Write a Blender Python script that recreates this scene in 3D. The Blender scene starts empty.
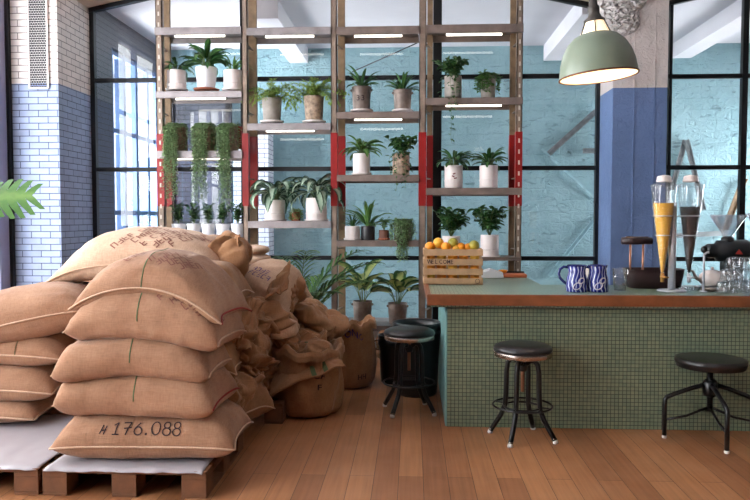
import bpy, math, random
from math import pi, sin, cos, tan, atan, radians as R
from mathutils import Vector, Matrix, noise, Euler
from mathutils.bvhtree import BVHTree

SC = bpy.context.scene
COL = SC.collection
random.seed(7)

# ------------------------------------------------------------------ camera
F = 710.0
H = 1.55
YAW = atan(37 / F)
PITCH = atan(32 / F)
camd = bpy.data.cameras.new('camera')
camd.sensor_width = 36.0
camd.lens = 36.0 * F / 750.0
camd.clip_start = 0.05
cam = bpy.data.objects.new('camera', camd)
COL.objects.link(cam)
cam.location = (0, 0, H)
cam.rotation_euler = (pi / 2 - PITCH, 0, YAW)
SC.camera = cam
CM = Matrix.Translation((0, 0, H)) @ Euler((pi / 2 - PITCH, 0, YAW)).to_matrix().to_4x4()


def at(px, py, Y=None, Z=None, X=None):
    """a point of the photographed place: the sight line of a pixel cut with a plane"""
    d = (CM.to_3x3() @ Vector((px - 375, 250 - py, -F)))
    if Y is not None:
        t = Y / d.y
    elif Z is not None:
        t = (Z - H) / d.z
    else:
        t = X / d.x
    return Vector((0, 0, H)) + d * t


# ------------------------------------------------------------------ world, light, exposure
W = bpy.data.worlds.new('world')
SC.world = W
W.use_nodes = True
bg = W.node_tree.nodes['Background']
bg.inputs[0].default_value = (0.95, 0.975, 1.0, 1)
bg.inputs[1].default_value = 13.0


def area(name, loc, rot, sx, sy, power, col=(1, 1, 1), spread=180):
    l = bpy.data.lights.new(name, 'AREA')
    l.shape = 'RECTANGLE'
    l.size = sx
    l.size_y = sy
    l.energy = power
    l.color = col
    l.spread = R(spread)
    o = bpy.data.objects.new(name, l)
    COL.objects.link(o)
    o.location = loc
    o.rotation_euler = rot
    return o


# added lamps behind added windows, brightening the glazed back room from both sides
area('added_fill_back_left', (-5.0, 9.75, 2.2), (0, R(-90), 0), 2.6, 2.0, 760, (0.9, 0.96, 1.0))
area('added_fill_back_right', (6.4, 9.6, 1.8), (0, R(90), 0), 2.4, 2.0, 110, (0.9, 0.96, 1.0))

SC.view_settings.view_transform = 'Standard'
SC.view_settings.look = 'None'
SC.view_settings.exposure = 0.1
SC.view_settings.gamma = 1.0
SC.view_settings.use_curve_mapping = False
SC.cycles.max_bounces = 8
SC.cycles.diffuse_bounces = 4
SC.cycles.transparent_max_bounces = 16
SC.cycles.caustics_reflective = False
SC.cycles.caustics_refractive = False
SC.cycles.use_denoising = True
SC.cycles.sample_clamp_indirect = 6.0

# ------------------------------------------------------------------ mesh builder
class MB:
    def __init__(s):
        s.v = []; s.f = []; s.mi = []; s.sm = []; s.uv = []; s.hasuv = False
        s.m = 0; s.smooth = False

    def face(s, idx, uv=None):
        s.f.append(tuple(idx)); s.mi.append(s.m); s.sm.append(s.smooth)
        s.uv.append(uv)
        if uv: s.hasuv = True

    def box(s, x0, x1, y0, y1, z0, z1, M=None):
        P = [Vector((x, y, z)) for x in (x0, x1) for y in (y0, y1) for z in (z0, z1)]
        if M is not None: P = [M @ p for p in P]
        b = len(s.v); s.v += P
        for q in ((0, 1, 3, 2), (4, 6, 7, 5), (0, 4, 5, 1), (2, 3, 7, 6), (0, 2, 6, 4), (1, 5, 7, 3)):
            s.face([b + i for i in q])
        return s

    def cbox(s, c, sx, sy, sz, rz=0, rx=0, ry=0):
        M = Matrix.Translation(c) @ Euler((rx, ry, rz)).to_matrix().to_4x4()
        return s.box(-sx / 2, sx / 2, -sy / 2, sy / 2, -sz / 2, sz / 2, M)

    def bar(s, a, b, w, h, up=(0, 0, 1)):
        a = Vector(a); b = Vector(b); d = b - a
        L = d.length; d.normalize(); up = Vector(up)
        x = d.cross(up)
        if x.length < 1e-4: x = d.cross(Vector((1, 0, 0)))
        x.normalize(); z = x.cross(d).normalized()
        M = Matrix((x, d, z)).transposed().to_4x4(); M.translation = a
        return s.box(-w / 2, w / 2, 0, L, -h / 2, h / 2, M)

    def lathe(s, prof, c=(0, 0, 0), n=24, M=None, smooth=True, cap=True):
        """prof: list of (r, z)"""
        old = s.smooth; s.smooth = smooth
        c = Vector(c); b = len(s.v)
        for r, z in prof:
            for k in range(n):
                p = Vector((r * cos(2 * pi * k / n), r * sin(2 * pi * k / n), z))
                if M is not None: p = M @ p
                s.v.append(p + c)
        for j in range(len(prof) - 1):
            for k in range(n):
                k2 = (k + 1) % n
                s.face((b + j * n + k, b + j * n + k2, b + (j + 1) * n + k2, b + (j + 1) * n + k))
        if cap:
            if prof[0][0] > 1e-5: s.face([b + k for k in range(n)][::-1])
            if prof[-1][0] > 1e-5: s.face([b + (len(prof) - 1) * n + k for k in range(n)])
        s.smooth = old
        return s

    def tube(s, pts, r, n=8, closed=False, smooth=True, flat=1.0):
        old = s.smooth; s.smooth = smooth
        pts = [Vector(p) for p in pts]; N = len(pts)
        rr = r if isinstance(r, (list, tuple)) else [r] * N
        b = len(s.v)
        ref = None
        for i, p in enumerate(pts):
            if closed: t = pts[(i + 1) % N] - pts[i - 1]
            elif i == 0: t = pts[1] - p
            elif i == N - 1: t = p - pts[i - 1]
            else: t = pts[i + 1] - pts[i - 1]
            if t.length < 1e-9: t = Vector((0, 0, 1))
            t.normalize()
            if ref is None:
                ref = Vector((0, 0, 1)) if abs(t.z) < 0.9 else Vector((1, 0, 0))
            x = t.cross(ref)
            if x.length < 1e-6: x = t.cross(Vector((0.3, 1, 0.2)))
            x.normalize(); y = x.cross(t).normalized(); ref = y
            for k in range(n):
                a = 2 * pi * k / n
                s.v.append(p + (x * cos(a) + y * sin(a) * flat) * rr[i])
        M = N if closed else N - 1
        for i in range(M):
            i2 = (i + 1) % N
            for k in range(n):
                k2 = (k + 1) % n
                s.face((b + i * n + k, b + i * n + k2, b + i2 * n + k2, b + i2 * n + k))
        if not closed:
            s.face([b + k for k in range(n)][::-1])
            s.face([b + (N - 1) * n + k for k in range(n)])
        s.smooth = old
        return s

    def ring(s, c, r, t, n=32, M=None, k=8):
        pts = []
        for i in range(n):
            p = Vector((r * cos(2 * pi * i / n), r * sin(2 * pi * i / n), 0))
            if M is not None: p = M @ p
            pts.append(p + Vector(c))
        return s.tube(pts, t, k, closed=True)

    def ball(s, c, r, n=12, m=8, sz=1.0):
        prof = [(max(r * sin(pi * j / m), 1e-6), -r * cos(pi * j / m) * sz) for j in range(m + 1)]
        return s.lathe(prof, c, n, cap=False)

    def quad(s, a, b, c, d, uv=None):
        i = len(s.v); s.v += [Vector(a), Vector(b), Vector(c), Vector(d)]
        s.face((i, i + 1, i + 2, i + 3), uv)
        return s

    def prism(s, poly, y0, y1):
        """poly: (x, z) list, counter-clockwise seen from -Y"""
        n = len(poly); b = len(s.v)
        s.v += [Vector((x, y0, z)) for x, z in poly] + [Vector((x, y1, z)) for x, z in poly]
        s.face([b + i for i in range(n)]); s.face([b + n + i for i in range(n)][::-1])
        for i in range(n):
            j = (i + 1) % n
            s.face((b + i, b + n + i, b + n + j, b + j))
        return s

    def build(s, name, mats, parent=None, bevel=0, loc=None):
        me = bpy.data.meshes.new(name)
        me.from_pydata([tuple(v) for v in s.v], [], s.f)
        if not isinstance(mats, (list, tuple)): mats = [mats]
        for m in mats: me.materials.append(m)
        me.polygons.foreach_set('material_index', s.mi)
        me.polygons.foreach_set('use_smooth', s.sm)
        if s.hasuv:
            ul = me.uv_layers.new(name='UVMap')
            k = 0
            for p, uv in zip(s.f, s.uv):
                for q in range(len(p)):
                    ul.data[k].uv = uv[q] if uv else (0.5, 0.5)
                    k += 1
        me.validate(); me.update()
        o = bpy.data.objects.new(name, me); COL.objects.link(o)
        if parent: o.parent = parent
        if loc is not None: o.location = loc
        if bevel:
            md = o.modifiers.new('bevel', 'BEVEL'); md.width = bevel; md.segments = 2
            md.limit_method = 'ANGLE'; md.angle_limit = R(40)
        return o


def tag(o, label=None, cat=None, group=None, kind=None):
    if label: o['label'] = label
    if cat: o['category'] = cat
    if group: o['group'] = group
    if kind: o['kind'] = kind
    return o


def empty(name, loc, rz=0, label=None, cat=None, group=None):
    o = bpy.data.objects.new(name, None); COL.objects.link(o)
    o.empty_display_size = 0.1
    o.location = loc; o.rotation_euler = (0, 0, rz)
    return tag(o, label, cat, group)


def struct(name, mb, m, bevel=0):
    return tag(mb.build(name, m, bevel=bevel), kind='structure')


def copy_tree(o, parent=None):
    c = o.copy(); COL.objects.link(c)
    c.parent = parent
    for ch in o.children: copy_tree(ch, c)
    return c


# ------------------------------------------------------------------ materials
def srgb(r, g, b):
    def f(c):
        c /= 255.0
        return c / 12.92 if c <= 0.04045 else ((c + 0.055) / 1.055) ** 2.4
    return (f(r), f(g), f(b), 1)


class NT:
    def __init__(s, name):
        s.mat = bpy.data.materials.new(name); s.mat.use_nodes = True
        s.t = s.mat.node_tree; s.n = s.t.nodes
        s.p = s.n['Principled BSDF']; s.out = s.n['Material Output']

    def new(s, typ, **kw):
        nd = s.n.new(typ)
        for k, v in kw.items():
            if k in nd.inputs: pass
            setattr(nd, k, v)
        return nd

    def link(s, a, b): s.t.links.new(a, b)

    def coord(s, which='Object'):
        return s.n.new('ShaderNodeTexCoord').outputs[which]

    def noise(s, vec, scale, detail=4, rough=0.55, dist=0):
        nd = s.n.new('ShaderNodeTexNoise')
        nd.inputs['Scale'].default_value = scale; nd.inputs['Detail'].default_value = detail
        nd.inputs['Roughness'].default_value = rough; nd.inputs['Distortion'].default_value = dist
        if vec is not None: s.link(vec, nd.inputs['Vector'])
        return nd.outputs['Fac']

    def ramp(s, fac, stops):
        nd = s.n.new('ShaderNodeValToRGB')
        el = nd.color_ramp.elements
        while len(el) < len(stops): el.new(0.5)
        for e, (p, c) in zip(el, stops):
            e.position = p; e.color = c if len(c) == 4 else (*c, 1)
        s.link(fac, nd.inputs[0]); return nd.outputs[0]

    def mix(s, fac, a, b, typ='MIX'):
        nd = s.n.new('ShaderNodeMix'); nd.data_type = 'RGBA'; nd.blend_type = typ
        for inp, v in ((nd.inputs[0], fac), (nd.inputs[6], a), (nd.inputs[7], b)):
            if isinstance(v, (int, float)): inp.default_value = v
            elif isinstance(v, (tuple, list)): inp.default_value = v
            else: s.link(v, inp)
        return nd.outputs[2]

    def math(s, op, a, b=0.0, c=None):
        nd = s.n.new('ShaderNodeMath'); nd.operation = op
        for i, v in enumerate((a, b, c)):
            if v is None: continue
            if isinstance(v, (int, float)): nd.inputs[i].default_value = v
            else: s.link(v, nd.inputs[i])
        return nd.outputs[0]

    def sep(s, vec):
        nd = s.n.new('ShaderNodeSeparateXYZ'); s.link(vec, nd.inputs[0]); return nd.outputs

    def comb(s, x, y, z):
        nd = s.n.new('ShaderNodeCombineXYZ')
        for i, v in enumerate((x, y, z)):
            if isinstance(v, (int, float)): nd.inputs[i].default_value = v
            else: s.link(v, nd.inputs[i])
        return nd.outputs[0]

    def bump(s, h, strength=0.3, dist=0.01):
        nd = s.n.new('ShaderNodeBump'); nd.inputs['Strength'].default_value = strength
        nd.inputs['Distance'].default_value = dist; s.link(h, nd.inputs['Height'])
        s.link(nd.outputs[0], s.p.inputs['Normal']); return nd

    def base(s, c):
        if isinstance(c, (tuple, list)): s.p.inputs['Base Color'].default_value = c
        else: s.link(c, s.p.inputs['Base Color'])

    def set(s, **kw):
        for k, v in kw.items(): s.p.inputs[k.replace('_', ' ')].default_value = v
        return s


def simple(name, col, rough=0.6, metal=0, var=0.12, scale=6, bump=0.0, bscale=60, spec=None):
    t = NT(name)
    c = t.coord()
    n = t.noise(c, scale, 5)
    d = tuple(x * (1 - var) for x in col[:3]) + (1,)
    l = tuple(min(1, x * (1 + var)) for x in col[:3]) + (1,)
    t.base(t.ramp(n, [(0.3, d), (0.7, l)]))
    t.set(Roughness=rough, Metallic=metal)
    if spec is not None: t.p.inputs['Specular IOR Level'].default_value = spec
    if bump: t.bump(t.noise(c, bscale, 4), bump, 0.005)
    return t.mat


def brick_mat(name, top, bot, zb, mortar_top, mortar_bot, bw=0.215, bh=0.07, rough=0.5):
    t = NT(name); c = t.coord(); x, y, z = t.sep(c)
    v = t.comb(t.math('ADD', x, y), z, 0.0)
    bk = t.n.new('ShaderNodeTexBrick'); t.link(v, bk.inputs['Vector'])
    bk.inputs['Scale'].default_value = 1.0
    bk.inputs['Brick Width'].default_value = bw; bk.inputs['Row Height'].default_value = bh
    bk.inputs['Mortar Size'].default_value = 0.0045; bk.inputs['Mortar Smooth'].default_value = 0.3
    bk.inputs['Color1'].default_value = (0.88, 0.88, 0.88, 1); bk.inputs['Color2'].default_value = (1, 1, 1, 1)
    bk.inputs['Mortar'].default_value = (0, 0, 0, 1)
    up = t.math('GREATER_THAN', z, zb)
    paint = t.mix(up, bot, top)
    mort = t.mix(up, mortar_bot, mortar_top)
    col = t.mix(bk.outputs['Fac'], t.mix(1.0, paint, bk.outputs['Color'], 'MULTIPLY'), mort)
    n = t.noise(c, 9, 5)
    col = t.mix(0.25, col, t.ramp(n, [(0.3, (0.55, 0.55, 0.55)), (0.6, (1, 1, 1))]), 'MULTIPLY')
    t.base(col); t.set(Roughness=rough)
    h = t.math('ADD', t.math('MULTIPLY', bk.outputs['Fac'], -1.0), t.math('MULTIPLY', t.noise(c, 25, 4), 0.35))
    t.bump(h, 0.7, 0.006)
    return t.mat


def floor_mat():
    t = NT('plank_floor'); c = t.coord(); x, y, z = t.sep(c)
    v = t.comb(y, t.math('SUBTRACT', x, 0.07), 0.0)
    bk = t.n.new('ShaderNodeTexBrick'); t.link(v, bk.inputs['Vector'])
    bk.offset = 0.37; bk.offset_frequency = 2
    bk.inputs['Scale'].default_value = 1.0
    bk.inputs['Brick Width'].default_value = 2.1; bk.inputs['Row Height'].default_value = 0.147
    bk.inputs['Mortar Size'].default_value = 0.0016; bk.inputs['Mortar Smooth'].default_value = 0.1
    bk.inputs['Color1'].default_value = (0, 0, 0, 1); bk.inputs['Color2'].default_value = (1, 1, 1, 1)
    rnd = bk.outputs['Color']
    g = t.n.new('ShaderNodeTexNoise'); g.inputs['Scale'].default_value = 1.0; g.inputs['Detail'].default_value = 6
    row = t.math('FLOOR', t.math('DIVIDE', t.math('SUBTRACT', x, 0.07), 0.147))
    t.link(t.comb(t.math('MULTIPLY', x, 45), t.math('ADD', t.math('MULTIPLY', y, 1.6), t.math('MULTIPLY', row, 7.3)), 0.0), g.inputs['Vector'])
    base = t.ramp(t.sep(rnd)[0], [(0.0, srgb(150, 98, 64)), (0.35, srgb(170, 114, 76)), (0.7, srgb(186, 130, 88)), (1.0, srgb(160, 106, 70))])
    col = t.mix(0.5, base, t.ramp(g.outputs[0], [(0.3, (0.55, 0.5, 0.45)), (0.65, (1, 1, 1))]), 'MULTIPLY')
    wear = t.noise(c, 1.3, 5)
    col = t.mix(0.35, col, t.ramp(wear, [(0.35, (0.62, 0.6, 0.58)), (0.65, (1.0, 1.0, 1.0))]), 'MULTIPLY')
    col = t.mix(bk.outputs['Fac'], col, srgb(52, 28, 18))
    t.base(col)
    t.link(t.ramp(t.noise(c, 3.0, 5), [(0.3, (0.34, 0.34, 0.34)), (0.7, (0.5, 0.5, 0.5))]), t.p.inputs['Roughness'])
    h = t.math('ADD', t.math('MULTIPLY', bk.outputs['Fac'], -1.0), t.math('MULTIPLY', g.outputs[0], 0.15))
    t.bump(h, 0.4, 0.003)
    return t.mat


def mosaic_mat(name, pitch, c1, c2, grout, rough=0.3, horizontal=False):
    t = NT(name); c = t.coord(); x, y, z = t.sep(c)
    if horizontal: v = t.comb(x, y, 0.0)
    else: v = t.comb(t.math('ADD', x, y), z, 0.0)
    bk = t.n.new('ShaderNodeTexBrick'); t.link(v, bk.inputs['Vector']); bk.offset = 0.0
    bk.inputs['Scale'].default_value = 1.0
    bk.inputs['Brick Width'].default_value = pitch; bk.inputs['Row Height'].default_value = pitch
    bk.inputs['Mortar Size'].default_value = pitch * 0.075; bk.inputs['Mortar Smooth'].default_value = 0.25
    bk.inputs['Color1'].default_value = c1; bk.inputs['Color2'].default_value = c2
    bk.inputs['Mortar'].default_value = grout
    n = t.noise(c, 2.2, 4)
    t.base(t.mix(0.4, bk.outputs['Color'], t.ramp(n, [(0.35, (0.72, 0.74, 0.72)), (0.65, (1, 1, 1))]), 'MULTIPLY'))
    t.set(Roughness=rough)
    t.bump(t.math('MULTIPLY', bk.outputs['Fac'], -1.0), 0.5, 0.002)
    return t.mat


def plaster_mat(name, col, amp=0.6, rough=0.75, zsplit=None, col_up=None):
    t = NT(name); c = t.coord(); x, y, z = t.sep(c)
    n1 = t.noise(c, 2.2, 6, 0.6, 0.6); n2 = t.noise(c, 16, 5, 0.6, 1.5)
    vo = t.n.new('ShaderNodeTexVoronoi'); vo.inputs['Scale'].default_value = 5.0
    t.link(c, vo.inputs['Vector'])
    cc = col
    if zsplit is not None:
        cc = t.mix(t.math('GREATER_THAN', z, zsplit), col, col_up)
    k = t.ramp(n1, [(0.3, (0.78, 0.8, 0.8)), (0.7, (1.05, 1.05, 1.05))])
    cc = t.mix(0.8, cc, k, 'MULTIPLY')
    t.base(cc); t.set(Roughness=rough)
    h = t.math('ADD', t.math('MULTIPLY', n1, 1.2), t.math('MULTIPLY', n2, 0.6))
    t.bump(h, amp, 0.03)
    return t.mat


def teal_mat():
    t = NT('teal_rough_brick'); c = t.coord(); x, y, z = t.sep(c)
    wv = t.n.new('ShaderNodeVectorMath'); wv.operation = 'ADD'
    nn = t.n.new('ShaderNodeTexNoise'); nn.inputs['Scale'].default_value = 3.0; nn.inputs['Detail'].default_value = 4
    t.link(c, nn.inputs['Vector'])
    sc_ = t.n.new('ShaderNodeVectorMath'); sc_.operation = 'SCALE'; sc_.inputs['Scale'].default_value = 0.09
    t.link(nn.outputs['Color'], sc_.inputs[0])
    t.link(t.comb(x, z, 0.0), wv.inputs[0]); t.link(sc_.outputs[0], wv.inputs[1])
    bk = t.n.new('ShaderNodeTexBrick'); t.link(wv.outputs[0], bk.inputs['Vector'])
    bk.inputs['Scale'].default_value = 1.0; bk.inputs['Brick Width'].default_value = 0.46
    bk.inputs['Row Height'].default_value = 0.17; bk.inputs['Mortar Size'].default_value = 0.012
    bk.inputs['Mortar Smooth'].default_value = 0.8
    n1 = t.noise(c, 7, 6, 0.65, 1.2); n2 = t.noise(c, 1.1, 4)
    ch = t.n.new('ShaderNodeTexNoise'); ch.inputs['Scale'].default_value = 1.0; ch.inputs['Detail'].default_value = 5
    ch.inputs['Distortion'].default_value = 0.8
    t.link(t.comb(t.math('MULTIPLY', x, 6), t.math('MULTIPLY', z, 17), y), ch.inputs['Vector'])
    chips = t.ramp(ch.outputs[0], [(0.60, (0, 0, 0)), (0.66, (1, 1, 1))])
    zone = t.ramp(t.noise(c, 0.9, 3), [(0.45, (0, 0, 0)), (0.6, (1, 1, 1))])
    base = t.ramp(n2, [(0.3, srgb(124, 160, 168)), (0.7, srgb(148, 182, 190))])
    col = t.mix(t.math('MULTIPLY', t.sep(chips)[0], t.math('MULTIPLY', t.sep(zone)[0], 0.6)), base, srgb(84, 110, 116))
    t.base(col); t.set(Roughness=0.7)
    h = t.math('ADD', t.math('MULTIPLY', bk.outputs['Fac'], -0.12), n1)
    h = t.math('SUBTRACT', h, t.math('MULTIPLY', t.sep(chips)[0], 0.4))
    t.bump(h, 0.65, 0.08)
    return t.mat


def glass_pane(name='window_glass', refl=1.0, tint=(1, 1, 1, 1)):
    t = NT(name); t.n.remove(t.p)
    tr = t.n.new('ShaderNodeBsdfTransparent'); tr.inputs[0].default_value = tint
    gl = t.n.new('ShaderNodeBsdfGlossy'); gl.inputs['Roughness'].default_value = 0.0
    fr = t.n.new('ShaderNodeFresnel'); ge = t.n.new('ShaderNodeNewGeometry')
    t.link(t.math('ADD', t.math('MULTIPLY', ge.outputs['Backfacing'], 1 / 1.52 - 1.52), 1.52), fr.inputs[0])
    k = t.math('MINIMUM', t.math('MULTIPLY', fr.outputs[0], refl), 1.0)
    mx = t.n.new('ShaderNodeMixShader')
    t.link(k, mx.inputs[0]); t.link(tr.outputs[0], mx.inputs[1]); t.link(gl.outputs[0], mx.inputs[2])
    t.link(mx.outputs[0], t.out.inputs[0])
    return t.mat


def emit(name, col, s):
    t = NT(name); t.base((0.8, 0.8, 0.8, 1))
    t.p.inputs['Emission Color'].default_value = col; t.p.inputs['Emission Strength'].default_value = s
    return t.mat


def burlap(name, c1, c2, dirt=0.25):
    t = NT(name); c = t.coord(); x, y, z = t.sep(c)
    n = t.noise(c, 3.5, 6, 0.6)
    fine = t.n.new('ShaderNodeTexNoise'); fine.inputs['Scale'].default_value = 1; fine.inputs['Detail'].default_value = 3
    t.link(t.comb(t.math('MULTIPLY', x, 160), t.math('MULTIPLY', y, 20), t.math('MULTIPLY', z, 30)), fine.inputs['Vector'])
    fine2 = t.n.new('ShaderNodeTexNoise'); fine2.inputs['Scale'].default_value = 1; fine2.inputs['Detail'].default_value = 3
    t.link(t.comb(t.math('MULTIPLY', x, 18), t.math('MULTIPLY', y, 150), t.math('MULTIPLY', z, 170)), fine2.inputs['Vector'])
    w = t.math('ADD', fine.outputs[0], fine2.outputs[0])
    col = t.ramp(n, [(0.3, c1), (0.7, c2)])
    col = t.mix(0.4, col, t.ramp(t.math('MULTIPLY', w, 0.5), [(0.38, (0.66, 0.63, 0.6)), (0.6, (1.1, 1.1, 1.1))]), 'MULTIPLY')
    t.base(col); t.set(Roughness=0.95)
    t.p.inputs['Specular IOR Level'].default_value = 0.15
    t.p.inputs['Sheen Weight'].default_value = 0.15
    t.bump(t.math('ADD', t.math('MULTIPLY', w, 0.5), t.math('MULTIPLY', n, 1.0)), 0.55, 0.006)
    return t.mat


def leaf_mat(name, edge, mid, rough=0.45, stripe=0.5, trans=0.15):
    t = NT(name)
    uv = t.n.new('ShaderNodeTexCoord').outputs['UV']; u, v, _ = t.sep(uv)
    d = t.math('MULTIPLY', t.math('ABSOLUTE', t.math('SUBTRACT', u, 0.5)), 2.0)
    n = t.noise(t.coord(), 14, 4)
    k = t.math('ADD', d, t.math('MULTIPLY', t.math('SUBTRACT', n, 0.5), 0.9))
    col = t.ramp(k, [(max(0, stripe - 0.18), mid), (min(1, stripe + 0.18), edge)])
    oi = t.n.new('ShaderNodeObjectInfo')
    col = t.mix(0.5, col, t.ramp(n, [(0.3, (0.6, 0.65, 0.6)), (0.7, (1.15, 1.15, 1.0))]), 'MULTIPLY')
    t.base(col); t.set(Roughness=rough)
    if trans:
        t.p.inputs['Subsurface Weight'].default_value = 0.0
        tb = t.n.new('ShaderNodeBsdfTranslucent'); t.link(col, tb.inputs[0])
        mx = t.n.new('ShaderNodeMixShader'); mx.inputs[0].default_value = trans
        t.link(t.p.outputs[0], mx.inputs[1]); t.link(tb.outputs[0], mx.inputs[2]); t.link(mx.outputs[0], t.out.inputs[0])
    return t.mat


ZB = 3.02
M = {}
M['floor'] = floor_mat()
M['pier'] = brick_mat('painted_brick', srgb(234, 224, 218), srgb(150, 165, 198), ZB, srgb(120, 108, 104), srgb(52, 62, 92))
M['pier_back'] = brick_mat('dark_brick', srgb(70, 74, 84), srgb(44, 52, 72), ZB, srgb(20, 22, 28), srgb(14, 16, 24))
M['white_brick'] = brick_mat('white_blue_brick', srgb(225, 228, 238), srgb(205, 212, 228), 2.2, srgb(70, 80, 120), srgb(40, 52, 100))
M['white'] = simple('white_paint', srgb(212, 210, 216), 0.8, var=0.05, scale=2, bump=0.1)
M['cream'] = simple('cream_plaster', srgb(200, 184, 170), 0.8, var=0.08, scale=2, bump=0.15)
M['dim_wall'] = simple('grey_wall', srgb(120, 116, 114), 0.85, var=0.08, scale=1.5)
M['teal'] = teal_mat()
M['pillar'] = plaster_mat('painted_concrete', srgb(98, 120, 162), 0.7, 0.65, ZB - 0.06, srgb(206, 194, 190))
M['plaster_lump'] = plaster_mat('flaking_plaster', srgb(204, 198, 196), 1.0)
M['blue_col'] = simple('blue_grey_paint', srgb(70, 96, 134), 0.5, var=0.1)
M['black'] = simple('black_steel', srgb(26, 27, 30), 0.45, 0.3, 0.1)
M['frame_grey'] = simple('grey_violet_paint', srgb(150, 150, 176), 0.5, var=0.05)
M['post'] = simple('bronze_steel', srgb(136, 118, 104), 0.5, 0.35, 0.25, 9, 0.2)
M['post_wood'] = simple('weathered_oak', srgb(126, 102, 76), 0.65, 0.0, 0.25, 12, 0.3)
M['slot'] = simple('slot_plate', srgb(196, 186, 172), 0.5, 0.3, 0.1)
M['red'] = simple('red_enamel', srgb(140, 24, 22), 0.35, 0.1, 0.12)
M['shelf'] = simple('galvanised_shelf', srgb(146, 138, 138), 0.42, 0.5, 0.22, 7, 0.15)
M['shelf_brown'] = simple('brown_steel_shelf', srgb(126, 110, 102), 0.45, 0.4, 0.22, 7, 0.15)
M['tube'] = emit('lit_tube', (1.0, 0.93, 0.8, 1), 5.0)
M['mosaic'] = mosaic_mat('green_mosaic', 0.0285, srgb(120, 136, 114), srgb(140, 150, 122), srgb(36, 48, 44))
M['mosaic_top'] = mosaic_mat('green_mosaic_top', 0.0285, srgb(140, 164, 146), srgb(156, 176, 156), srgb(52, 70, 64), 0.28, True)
M['trim_wood'] = simple('orange_brown_wood', srgb(132, 78, 48), 0.4, 0, 0.22, 9, 0.1)
M['teal_panel'] = simple('teal_side_panel', srgb(120, 164, 160), 0.5, 0, 0.08)
M['glass'] = glass_pane('window_glass', 0.85)
M['burlap'] = burlap('burlap', srgb(142, 104, 80), srgb(170, 131, 104))
M['burlap2'] = burlap('burlap_ochre', srgb(140, 100, 70), srgb(168, 126, 92))
M['burlap3'] = burlap('burlap_light', srgb(186, 152, 126), srgb(208, 176, 150))
M['ink'] = simple('dark_ink', srgb(52, 34, 36), 0.9, 0, 0.2, 40)
M['ink_red'] = simple('red_brown_ink', srgb(128, 82, 68), 0.9, 0, 0.2, 40)
M['ink_violet'] = simple('violet_ink', srgb(84, 66, 110), 0.9, 0, 0.2, 40)
M['green_thread'] = simple('green_stripe', srgb(78, 96, 62), 0.9, 0, 0.2, 40)
M['red_thread'] = simple('red_thread', srgb(146, 44, 38), 0.9, 0, 0.2, 40)
M['string'] = simple('pale_string', srgb(206, 186, 166), 0.9, 0, 0.1, 40)
M['pallet'] = simple('pallet_wood', srgb(108, 70, 44), 0.8, 0, 0.3, 8, 0.3)
M['sheet'] = simple('pale_sheet', srgb(158, 151, 154), 0.5, 0, 0.08, 3)
M['w_pot'] = simple('white_ceramic', srgb(226, 214, 210), 0.35, 0, 0.05)
M['w_pot2'] = simple('white_plastic', srgb(232, 232, 236), 0.4, 0, 0.03)
M['terra'] = simple('terracotta', srgb(150, 88, 64), 0.8, 0, 0.12)
M['brown_pot'] = simple('brown_clay', srgb(104, 66, 52), 0.7, 0, 0.12)
M['dark_pot'] = simple('black_pot', srgb(36, 34, 36), 0.4, 0, 0.1)
M['galv'] = simple('galvanised_bucket', srgb(122, 108, 100), 0.5, 0.45, 0.4, 9, 0.3, 20)
M['soil'] = simple('soil', srgb(44, 32, 26), 0.95, 0, 0.3, 50, 0.6)
M['stool'] = simple('black_gloss_metal', srgb(24, 24, 26), 0.3, 0.2, 0.1)
M['seat'] = simple('black_leather', srgb(34, 32, 33), 0.3, 0, 0.15, 8, 0.1, 120)
M['chrome'] = simple('steel_band', srgb(190, 176, 166), 0.25, 0.9, 0.08)
M['copper'] = simple('copper_screw', srgb(170, 120, 96), 0.35, 0.8, 0.15)
M['foot'] = simple('white_rubber', srgb(222, 218, 214), 0.6, 0, 0.03)
M['bin'] = simple('black_plastic', srgb(26, 30, 34), 0.35, 0, 0.08)

# leaves
M['lf_dark'] = leaf_mat('leaf_dark', srgb(52, 92, 50), srgb(86, 128, 64), stripe=0.2)
M['lf_mid'] = leaf_mat('leaf_mid', srgb(82, 124, 64), srgb(120, 156, 84), stripe=0.2)
M['lf_pale'] = leaf_mat('leaf_pale', srgb(122, 146, 84), srgb(156, 172, 104), stripe=0.3, trans=0.3)
M['lf_silver'] = leaf_mat('leaf_silver_centre', srgb(44, 80, 56), srgb(176, 196, 176), stripe=0.5)
M['lf_cream'] = leaf_mat('leaf_cream_centre', srgb(58, 104, 54), srgb(190, 200, 128), stripe=0.55)
M['lf_string'] = leaf_mat('leaf_grey_green', srgb(138, 168, 122), srgb(166, 192, 148), stripe=0.4, trans=0.2)
M['lf_lime'] = leaf_mat('leaf_lime', srgb(128, 156, 70), srgb(158, 180, 84), stripe=0.4, trans=0.4)
M['stem'] = simple('green_stem', srgb(92, 112, 62), 0.6, 0, 0.15)

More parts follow.
